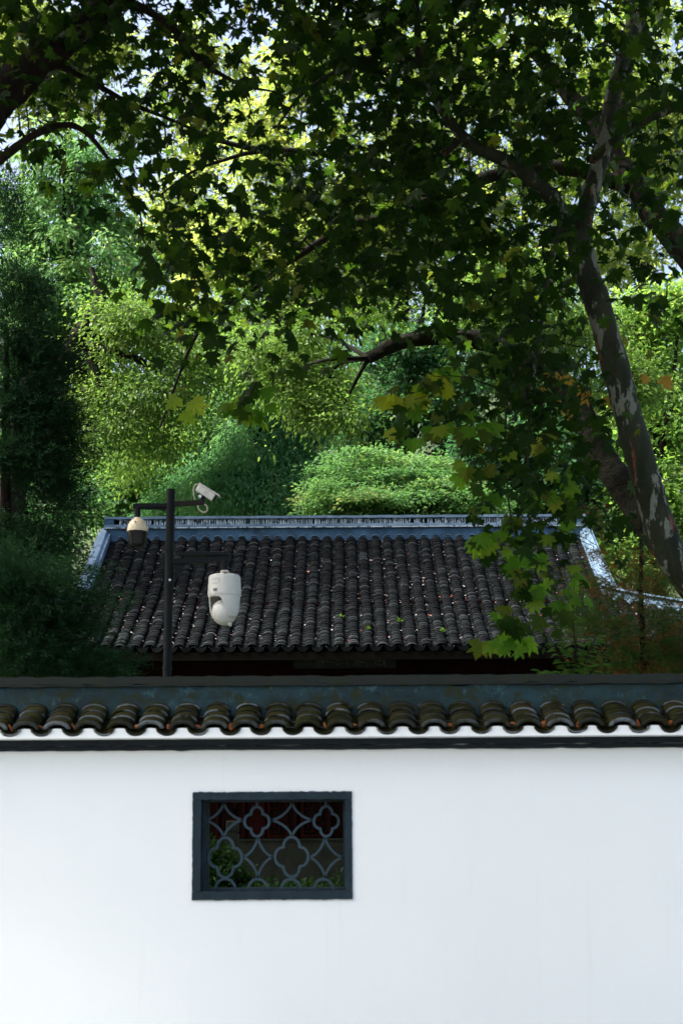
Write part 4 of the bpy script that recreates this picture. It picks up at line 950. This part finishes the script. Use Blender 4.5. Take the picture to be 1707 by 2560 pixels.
# --- broadleaf crowns behind: blobs (px, py, rx, ry) at a depth
def crown(t, blobs, Y, n, base, mat, size, droop=0.3, tuft=9, spread=0.14, deep=0.8, layered=False, thick=(0.45, 1.02), down=0.0, name='crown', clump=(14, 0.23, 0.13), outw=0.4):
    area = np.array([b[2]*b[3] for b in blobs], float); prob = area/area.sum()
    nc = max(4, n//tuft//clump[0]); bi = rng.choice(len(blobs), nc, p=prob); k = PXM(Y)
    C = np.array([P(b[0], b[1], Y+(b[4] if len(b) > 4 else 0)) for b in blobs])[bi]
    Rr = np.array([(b[2]/k, b[2]/k*deep, b[3]/k) for b in blobs])[bi]
    uc = norm(rng.normal(size=(nc, 3))); r = rng.uniform(thick[0]**2, thick[1]**2, nc)**0.5
    lump = 1+0.22*np.sin(uc[:, 0]*5+bi*1.3)*np.sin(uc[:, 2]*6+bi*2.1)+0.12*np.sin(uc[:, 1]*9+bi)
    cc = C+uc*Rr*(r*lump)[:, None]
    ci = np.repeat(np.arange(nc), clump[0]); nt_ = len(ci)
    g = rng.normal(size=(nt_, 3)); sc_ = rng.uniform(0.7, 1.35, nc)[ci, None]
    tp = cc[ci]+g*sc_*np.array([clump[1], clump[1], clump[2]])
    tp[:, 2] -= (g[:, 0]**2+g[:, 1]**2)*clump[2]*0.35          # the edges of each bough hang
    u = norm(uc[ci]*0.6+g*0.5); cl_r = rng.random(nc)[ci]
    idx = np.repeat(np.arange(nt_), tuft); m = len(idx)
    off = rng.normal(0, 1, (m, 3)); out = u[idx]
    axis = norm(out*np.array([1, 1, 0.4])*outw+off*0.7)+np.array([0, 0, -droop])
    pos = tp[idx]+off*spread*np.array([1, 1, 0.6 if not layered else 0.2])+np.array([0, 0, -1.0])*(rng.random(m)*down)[:, None]
    nup = rng.normal(0, 0.5, (m, 3))+np.array([0, -0.15, 1.0])+out*0.4
    if layered: axis[:, 2] *= 0.4
    sz = rng.uniform(size[0], size[1], m)
    rnd = np.clip(0.5*cl_r[idx]+0.2*rng.random(nt_)[idx]+0.3*rng.random(m), 0.001, 0.999)
    W, T, kk = leaves(base, pos, axis, nup, sz)
    o = tri_mesh(name, W, T, np.repeat(rnd, kk), mat, t); tag(o, kind='stuff')
    return tp
def back_tree(name, label, blobs, Y, n, base, mat, size, base_px, trunk=None, r0=0.2, bark=BARK, group=None, stems=60, z0=None, hub=None, taper=0.16, **kw):
    zb = z0 if z0 is not None else (0.5 if Y < 31.5 else hill_z(P(base_px, 1300, Y)[0], Y)-0.2)
    t = tree(name, label, W3(base_px, 1300, Y, zb)[:3], group=group)
    tp = crown(t, blobs, Y, n, base, mat, size, **kw)
    cx = np.mean([b[0] for b in blobs]); cyy = np.min([b[1] for b in blobs])
    if trunk is None: trunk = [(base_px*0.7+cx*0.3, 1200, Y), (base_px*0.3+cx*0.7, (cyy+1200)/2, Y), (cx, cyy, Y)]
    specs = [([W3(base_px, 1300, Y, zb)]+trunk, r0, r0*taper)]
    mid = np.array(trunk[max(0, len(trunk)//2-1) if hub is None else hub][:2])
    for b in (blobs[:8] if hub is None else blobs[:4]):
        dep = Y+(b[4] if len(b) > 4 else 0)
        specs.append(([(mid[0], mid[1], Y), ((mid[0]+b[0])/2+rng.normal(0, 15), (mid[1]+b[1])/2-12, (Y+dep)/2+rng.normal(0, .4)), (b[0], b[1], dep)], r0*(0.36 if hub is None else 0.14), r0*(0.10 if hub is None else 0.04)))
    s, r = limbs(t, specs, bark, n=9, wob=0.04)
    tw = MB(); sel = tp[rng.choice(len(tp), min(stems, len(tp)), replace=False)]
    grow_twigs(tw, s, r, sel, 0.012); tag(tw.build('twigs', bark, t), kind='stuff')
    return t
G = 'trees behind the hall'
back_tree('camphor_tree', 'tall camphor tree with drooping bluish green leaf bunches at upper left', [(150, 410, 105, 85), (225, 500, 95, 85, 1), (110, 540, 95, 95), (215, 640, 105, 75), (120, 690, 110, 80, -1), (60, 620, 70, 110), (290, 590, 60, 80, 1.5), (180, 350, 80, 50), (60, 480, 60, 70), (150, 780, 80, 60), (230, 740, 60, 60)],
          35, 21000, RHOMB, L_CAMPH, (0.13, 0.20), 150, group=G, droop=0.9, tuft=12, spread=0.15, down=0.25, r0=0.22, thick=(0.65, 1.1), clump=(15, 0.21, 0.12))
back_tree('broadleaf_tree', 'broadleaf tree with yellow green leaves and dark leaning trunk behind the left juniper', [(330, 830, 130, 70), (260, 920, 90, 60), (420, 950, 140, 90), (270, 1040, 100, 80), (215, 1125, 55, 60), (480, 850, 140, 70), (560, 790, 110, 70, 1), (400, 1080, 110, 70, 1), (600, 900, 110, 80, 1), (300, 760, 80, 60), (330, 1150, 80, 60, 2)],
          29.5, 32000, OVAL, L_YEL, (0.07, 0.115), -60, [(60, 1060, 29.5), (150, 935, 29.5), (190, 855, 29.5), (228, 800, 29.5), (252, 755, 29.5), (240, 710, 29.5), (230, 670, 29.5)], 0.34, group=G, droop=0.5, tuft=8, spread=0.2, thick=(0.5, 1.05), stems=120)
back_tree('willowy_tree', 'weeping tree with dense blue green foliage above the middle of the hall ridge', [(640, 1120, 110, 100), (745, 1070, 75, 110), (560, 1190, 110, 80), (770, 1190, 80, 90), (690, 1010, 80, 70), (480, 1200, 90, 70, 1), (650, 1240, 150, 60), (430, 1250, 90, 50, 1)],
          31.2, 40000, LANCE, L_WEEP, (0.10, 0.16), 660, group=G, droop=0.9, tuft=10, spread=0.11, down=0.30, r0=0.2, thick=(0.6, 1.08), clump=(16, 0.20, 0.15))
back_tree('maple', 'low spreading maple with light green layered foliage right above the ridge', [(1000, 1205, 130, 60), (900, 1180, 90, 48), (1110, 1240, 100, 45), (850, 1245, 90, 45, -.5), (1000, 1265, 190, 40, -.5), (940, 1150, 70, 30, .5), (1040, 1170, 60, 30, .5), (1180, 1265, 70, 40, -.5)],
          29.0, 46000, RHOMB, L_MAPLE, (0.07, 0.115), 1000, [(1000, 1290, 29), (1000, 1230, 29), (980, 1180, 29)], 0.12, group=G, droop=0.25, tuft=10, spread=0.10, layered=True, thick=(0.45, 1.12), z0=0.5, clump=(20, 0.22, 0.055))
back_tree('mossy_tree', 'old tree with mossy limb arching left across the middle', [(760, 830, 90, 60, 1.2), (820, 950, 70, 70, 1.2), (720, 930, 90, 70, 1.2), (850, 1030, 65, 50, .8), (770, 1010, 70, 50, 1), (640, 870, 70, 50, 1), (900, 780, 60, 30, 1.5), (950, 770, 60, 30, 1.5), (1300, 700, 130, 90, 1), (1440, 830, 120, 90, 1), (1180, 740, 110, 70, 1.5), (1560, 960, 90, 90, 1)],
          19.0, 24000, OVAL, L_YEL, (0.055, 0.09), 2050, [(1850, 1640, 19), (1720, 1450, 19), (1630, 1320, 19), (1550, 1210, 19), (1490, 1110, 19), (1430, 990, 19), (1330, 900, 19), (1220, 855, 19), (1100, 840, 19), (1000, 856, 19), (920, 895, 19)], 0.26, MOSSBARK, group=G, droop=0.6, tuft=7, spread=0.13, stems=200, z0=0.5, thick=(0.2, 1.05), hub=-1, taper=0.34, clump=(9, 0.16, 0.10), outw=0.2)
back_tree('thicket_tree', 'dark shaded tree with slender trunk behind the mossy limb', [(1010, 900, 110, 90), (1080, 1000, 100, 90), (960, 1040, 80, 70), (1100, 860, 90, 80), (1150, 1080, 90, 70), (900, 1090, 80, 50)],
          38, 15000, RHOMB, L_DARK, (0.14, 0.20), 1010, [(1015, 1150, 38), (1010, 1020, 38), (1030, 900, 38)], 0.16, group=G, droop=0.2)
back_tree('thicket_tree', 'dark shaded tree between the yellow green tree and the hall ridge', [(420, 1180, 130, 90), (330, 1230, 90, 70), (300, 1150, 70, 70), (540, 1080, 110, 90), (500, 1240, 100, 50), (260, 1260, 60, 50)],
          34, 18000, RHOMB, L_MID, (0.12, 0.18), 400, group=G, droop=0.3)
back_tree('fresh_green_tree', 'fresh green tree at the right edge beyond the leaning trunk', [(1650, 900, 100, 110), (1690, 1080, 80, 120), (1600, 800, 80, 70), (1620, 1250, 110, 90), (1560, 1380, 90, 70), (1680, 1350, 80, 100), (1560, 1120, 60, 80), (1700, 760, 70, 70)],
          30.5, 26000, RHOMB, L_RIGHT, (0.11, 0.17), 1640, group=G, droop=0.4, z0=0.5)
back_tree('dark_shrub', 'dark evergreen shrub beyond the right end of the hall roof', [(1330, 1180, 130, 90), (1430, 1250, 110, 70), (1240, 1120, 90, 70), (1480, 1330, 90, 60), (1380, 1080, 90, 70)],
          30.8, 17000, RHOMB, L_DARK, (0.11, 0.17), 1370, group=G, droop=0.3, z0=0.5)
back_tree('shade_evergreen', 'tall grey green evergreen mostly out of view past the left edge, added to shade the hall roof', [(-760, 1150, 480, 300), (-760, 600, 460, 320), (-740, 100, 440, 320), (-720, -400, 420, 320), (-720, -850, 360, 300), (-100, 560, 110, 170), (-260, 700, 200, 150)],
          24.0, 40000, LANCE, L_JUN, (0.16, 0.28), -740, [(-740, 1250, 24), (-740, 500, 24), (-730, -300, 24), (-720, -1000, 24)], 0.35, group=G, droop=0.3, tuft=12, spread=0.2, z0=0.5, thick=(0.1, 1.05))  # mostly unseen tree, added to keep the sun off the hall roof
back_tree('evergreen_shrub', 'dark evergreen shrub glimpsed between the junipers at the left of the hall', [(150, 1330, 110, 70), (30, 1300, 120, 90), (-90, 1350, 120, 100), (180, 1250, 80, 60), (60, 1420, 140, 60)],
          32.0, 14000, RHOMB, L_DARK, (0.11, 0.17), 60, group=G, droop=0.3, z0=0.5)
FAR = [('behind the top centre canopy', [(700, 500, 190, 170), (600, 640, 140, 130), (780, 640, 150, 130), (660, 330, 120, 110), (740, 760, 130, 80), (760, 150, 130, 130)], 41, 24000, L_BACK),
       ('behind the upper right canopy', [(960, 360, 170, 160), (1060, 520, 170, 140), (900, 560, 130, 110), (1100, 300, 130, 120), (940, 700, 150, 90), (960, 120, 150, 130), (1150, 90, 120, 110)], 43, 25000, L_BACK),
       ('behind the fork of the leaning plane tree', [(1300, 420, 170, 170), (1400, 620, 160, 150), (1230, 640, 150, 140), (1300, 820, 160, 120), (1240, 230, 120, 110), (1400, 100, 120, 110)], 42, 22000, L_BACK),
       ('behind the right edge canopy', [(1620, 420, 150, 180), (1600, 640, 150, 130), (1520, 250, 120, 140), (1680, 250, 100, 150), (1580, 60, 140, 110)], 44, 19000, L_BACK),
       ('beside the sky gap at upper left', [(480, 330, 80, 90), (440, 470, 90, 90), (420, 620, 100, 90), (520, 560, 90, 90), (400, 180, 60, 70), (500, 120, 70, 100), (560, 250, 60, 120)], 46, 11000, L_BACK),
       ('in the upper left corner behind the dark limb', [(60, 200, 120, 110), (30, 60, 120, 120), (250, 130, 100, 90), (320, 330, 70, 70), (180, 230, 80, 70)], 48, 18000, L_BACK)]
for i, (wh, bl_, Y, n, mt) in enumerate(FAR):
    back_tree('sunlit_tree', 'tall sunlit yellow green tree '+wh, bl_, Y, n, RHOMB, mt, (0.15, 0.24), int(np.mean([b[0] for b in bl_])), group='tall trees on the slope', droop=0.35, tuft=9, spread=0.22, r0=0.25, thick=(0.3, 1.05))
for i, (wh, bl_, Y) in enumerate([('left', [(300, 760, 200, 150), (130, 900, 200, 160), (420, 1000, 200, 150), (150, 1130, 200, 160)], 47), ('middle', [(700, 900, 200, 150), (880, 1000, 180, 150), (620, 1080, 200, 150), (1000, 760, 180, 120)], 46), ('right', [(1250, 950, 200, 160), (1450, 900, 180, 180), (1650, 1000, 180, 180), (1350, 1130, 220, 150)], 47)]):
    back_tree('hillside_tree', 'dense green tree deep in the wood at the '+wh+' of the slope', bl_, Y, 19000, RHOMB, L_MID, (0.18, 0.27), int(bl_[0][0]), group='trees deep in the wood', droop=0.3, spread=0.25, r0=0.25)

# --- junipers
def juniper(label, blobs, Y, n, mat, trunk, r0, blen=(0.035, 0.075), per=18, slen=0.24, lift=0.12, pad=22, padsize=0.15, wid=1.0):
    t = tree('juniper', label, W3(trunk[0][0], 1690, Y, 0.5)[:3], group='junipers behind the wall')
    k = PXM(Y); area = np.array([b[2]*b[3] for b in blobs], float); bi = rng.choice(len(blobs), n, p=area/area.sum())
    nc = n//pad; bi = bi[:nc]
    C = np.array([P(b[0], b[1], Y+(b[4] if len(b) > 4 else 0)) for b in blobs])[bi]; Rr = np.array([(b[2]/k, b[2]/k*0.9, b[3]/k) for b in blobs])[bi]
    u = norm(rng.normal(size=(nc, 3))); cc = C+u*Rr*(rng.random(nc)**0.45)[:, None]*1.1
    ci = np.repeat(np.arange(nc), pad); n = len(ci); g = rng.normal(size=(n, 3)); ps = padsize*rng.uniform(0.6, 1.4, nc)[ci, None]
    p = cc[ci]+g*ps*np.array([1, 1, 0.42]); p[:, 2] -= 0.25*padsize*(g[:, 0]**2)*0.4
    tr = spline([W3(trunk[0][0], 1690, Y, 0.5)[:3]]+[P(*q) for q in trunk], 6)
    # sprays point away from the trunk and slightly up
    j = np.argmin(np.linalg.norm(p[:, None]-tr[None], axis=2), axis=1); d = norm(p-tr[j]); d = norm(d*np.array([1, 1, .3])+rng.normal(0, .45, (n, 3))+np.array([0, 0, lift]))
    idx = np.repeat(np.arange(n), per); m = len(idx); s = rng.random(m)
    side = norm(np.cross(d[idx], rng.normal(size=(m, 3))))
    pos = p[idx]+d[idx]*(s*slen)[:, None]+side*(0.010+0.035*(1-s))[:, None]*rng.random(m)[:, None]-np.array([0, 0, 1])*(s**2*slen*0.15)[:, None]
    ax = norm(d[idx]+side*rng.uniform(0.2, 0.9, m)[:, None])
    sz = rng.uniform(blen[0], blen[1], m)*(1.15-0.5*s)
    V, T = NEED; V = V*np.array([1, wid, 1])
    W, TT, kk = leaves((V, T), pos, ax, rng.normal(size=(m, 3)), sz)
    rnd = np.clip(0.45*rng.random(nc)[ci][idx]+0.35*rng.random(n)[idx]+0.2*rng.random(m), 0, .999)
    tag(tri_mesh('foliage', W, TT, np.repeat(rnd, kk), mat, t), kind='stuff')
    mb = MB(); mb.tube(tr, np.linspace(r0, r0*0.3, len(tr)), 10, wob=0.05); mb.build('trunk', BARK, t, True)
    tw = MB(); sel = p[rng.choice(n, min(n, 160), replace=False)]; grow_twigs(tw, list(tr), list(np.linspace(r0, r0*.3, len(tr))), sel, 0.006, 0.3); tag(tw.build('branches', BARK, t), kind='stuff')
    return t
juniper('tall dark juniper filling the left edge in front of the hall', [(15, 540, 20, 110), (45, 730, 45, 80), (30, 840, 70, 90), (90, 890, 50, 60), (40, 1000, 90, 90), (100, 1060, 75, 70), (40, 1150, 90, 70), (110, 1180, 70, 55), (130, 1250, 45, 30), (60, 1370, 70, 45), (120, 1335, 40, 26), (20, 1350, 60, 60)],
        15.0, 7400, L_JUN, [(10, 1600, 15), (14, 1300, 15), (16, 1000, 15), (18, 820, 15)], 0.09)
juniper('bushy dark juniper low at the left behind the coping', [(50, 1470, 80, 45), (120, 1455, 50, 30), (165, 1430, 30, 15), (70, 1560, 80, 50), (150, 1560, 50, 35), (40, 1640, 80, 50), (150, 1650, 85, 35), (250, 1668, 40, 22), (190, 1500, 30, 18), (20, 1400, 60, 40)],
        13.0, 4800, L_JUN, [(60, 1700, 13), (70, 1560, 13), (90, 1440, 13)], 0.05, blen=(0.03, 0.06), slen=0.22)
juniper('open juniper with rusty brown tips at the right edge behind the coping', [(1640, 1600, 80, 60), (1570, 1650, 60, 45), (1690, 1660, 70, 50), (1640, 1470, 70, 40), (1520, 1480, 70, 40), (1450, 1530, 40, 35), (1550, 1390, 50, 25), (1500, 1300, 30, 30), (1680, 1400, 40, 50), (1600, 1540, 90, 40), (1500, 1570, 60, 30)],
        13.2, 2400, L_JUN2, [(1606, 1640, 13.2), (1600, 1480, 13.2), (1602, 1350, 13.2), (1596, 1230, 13.2)], 0.035, blen=(0.028, 0.055), slen=0.14)

# --- leafy sprout growing just behind the coping
sp = tree('leafy_shrub', 'young shrub with fresh green oval leaves rising behind the coping at right', W3(1440, 1690, 11.0, 0.5)[:3], cat='shrub')
var = []
for v in range(4):
    q = OVAL[0].copy(); q[:, 2] -= rng.uniform(0, .3)*q[:, 0]**2; mb = MB(); mb.add(q, [tuple(f) for f in OVAL[1]]); mb.r = [0.0]*len(q); var.append(mb.mesh('leaf', L_SPROUT))
jj = 0
for stem in ([(1440, 1690), (1438, 1620), (1430, 1540), (1436, 1450)], [(1450, 1690), (1470, 1630), (1490, 1590)], [(1430, 1690), (1400, 1640), (1385, 1605)], [(1420, 1700), (1390, 1682), (1355, 1680)], [(1460, 1700), (1485, 1672), (1505, 1662)], [(1440, 1700), (1425, 1660), (1440, 1625)]):
    c = spline([P(a, b, 11.0+rng.uniform(-.15, .15)) for a, b in stem], 6); c = np.vstack([[c[0][0], c[0][1], 0.5], c])
    mb = MB(); mb.tube(c, np.linspace(0.006, 0.002, len(c)), 6); mb.build('stem', BARK, sp, True)
    for i in range(2, len(c)):
        for sgn in (-1, 1):
            if rng.random() < 0.15: continue
            a = norm(np.array([sgn*rng.uniform(.6, 1), rng.uniform(-.7, .4), rng.uniform(-.35, .25)])); n_ = norm(np.array([rng.normal(0, .3), -0.5, 1.0])); A_, S_, N_ = frames(a[None], n_[None]); s_ = rng.uniform(.06, .095)
            m = np.eye(4); m[:3, 0] = A_[0]*s_; m[:3, 1] = S_[0]*s_; m[:3, 2] = N_[0]*s_; m[:3, 3] = c[i]+A_[0]*0.008; put('leaf', var[jj % 4], m, sp); jj += 1

# --- low shrubs seen through the lattice window
for lab, bl_, Y, n in (('low green bush behind the left half of the lattice window', [(545, 2180, 60, 50), (520, 2120, 25, 30), (600, 2215, 50, 30)], 14.5, 3500), ('low green ground hedge behind the right half of the lattice window', [(760, 2235, 90, 22), (690, 2240, 70, 20), (850, 2238, 60, 22)], 14.0, 3500)):
    t = tree('garden_bush', lab, (P(bl_[0][0], 2200, Y)[0], Y, 0.5), cat='bush')
    k = crown(t, bl_, Y, n, RHOMB, L_BED, (0.04, 0.07), droop=0.1, tuft=7, spread=0.05, thick=(0.2, 1.0), clump=(8, 0.08, 0.05))
    mb = MB()
    for q in k[::40]: mb.tube([(bl_[0][0]*0+P(bl_[0][0], 2200, Y)[0]+rng.normal(0, .05), Y, 0.5), (q[0], q[1], q[2]-0.1), q], [0.008, 0.005, 0.002], 5)
    mb.build('stems', BARK, t)

# --- small weeds on the hall roof
for lab, px, py in (('tiny green weed sprouting low on the hall roof, left of its middle', 850, 1540), ('tiny green weed sprouting low on the hall roof near the middle', 922, 1575), ('tiny green weed sprouting highest among the roof weeds', 997, 1553), ('largest green weed sprouting low on the hall roof at right', 1104, 1582)):
    t_ = np.interp(py, [1345, 1480, 1618], [0, 0.52, 1]); p = roof_pt(t_, P(px, py, Y_R-4.3*t_)[0])+np.array([0, -0.03, 0.03]); pos = np.repeat(p[None], 14, 0)
    W, T, kk = leaves(RHOMB, pos, rng.normal(0, .8, (14, 3))+np.array([0, -.3, .8]), rng.normal(size=(14, 3)), rng.uniform(.05, .09, 14))
    o = tri_mesh('roof_weed', W, T, np.full(len(W), .6), L_SPROUT); tag(o, lab, 'weed', 'weeds on the hall roof')

# --- dead leaves lying in the valleys of the wall coping
ORD = 'first second third fourth fifth sixth seventh eighth ninth tenth eleventh twelfth thirteenth fourteenth fifteenth sixteenth seventeenth eighteenth nineteenth twentieth twenty-first twenty-second'.split()
vis = [k for k in range(-2, 24) if -2.36 < X0+(k+.5)*PITCHX < 2.36]
for i, k in enumerate(vis[:22]):
    if i in (3, 9, 12, 15, 19): continue
    xp = X0+(k+.5)*PITCHX+rng.normal(0, .012)
    s_ = rng.uniform(0.028, 0.05); o0 = np.array([xp, 9.775, z_e+0.012])+ty*rng.uniform(0.03, 0.06)+tz*0.012
    V, T = [], []; mb = MB(); nn = 7
    for q in range(nn):
        a = q/(nn-1)
        wv = math.sin(math.pi*min(1, a+0.08))**0.8*s_*0.6
        c = o0+np.array([(a-.5)*s_*1.2*math.cos(k*1.9), -0.006-0.01*math.sin(a*3), (a-.5)*s_*1.2*abs(math.sin(k*1.9))+0.012])
        curl = 0.6*math.sin(a*3+k)
        V += [c+np.array([-wv*0.5, -wv*curl*.5, wv*.6]), c, c+np.array([wv*.6, wv*0.3, -wv*.35])]
    mb.add(V, [(3*q+j, 3*q+3+j, 3*q+4+j, 3*q+1+j) for q in range(nn-1) for j in range(2)])
    o = mb.build('dead_leaf', DEADLEAF); sm = o.modifiers.new('s', 'SOLIDIFY'); sm.thickness = 0.0015
    tag(o, 'curled orange dead leaf in the %s tile valley from the left of the coping' % ORD[i], 'dead leaf', 'dead leaves on the wall coping')
print('objects', len(bpy.data.objects), 'tris', sum(len(o.data.loops)-2*len(o.data.polygons) for o in bpy.data.objects if o.type == 'MESH'))
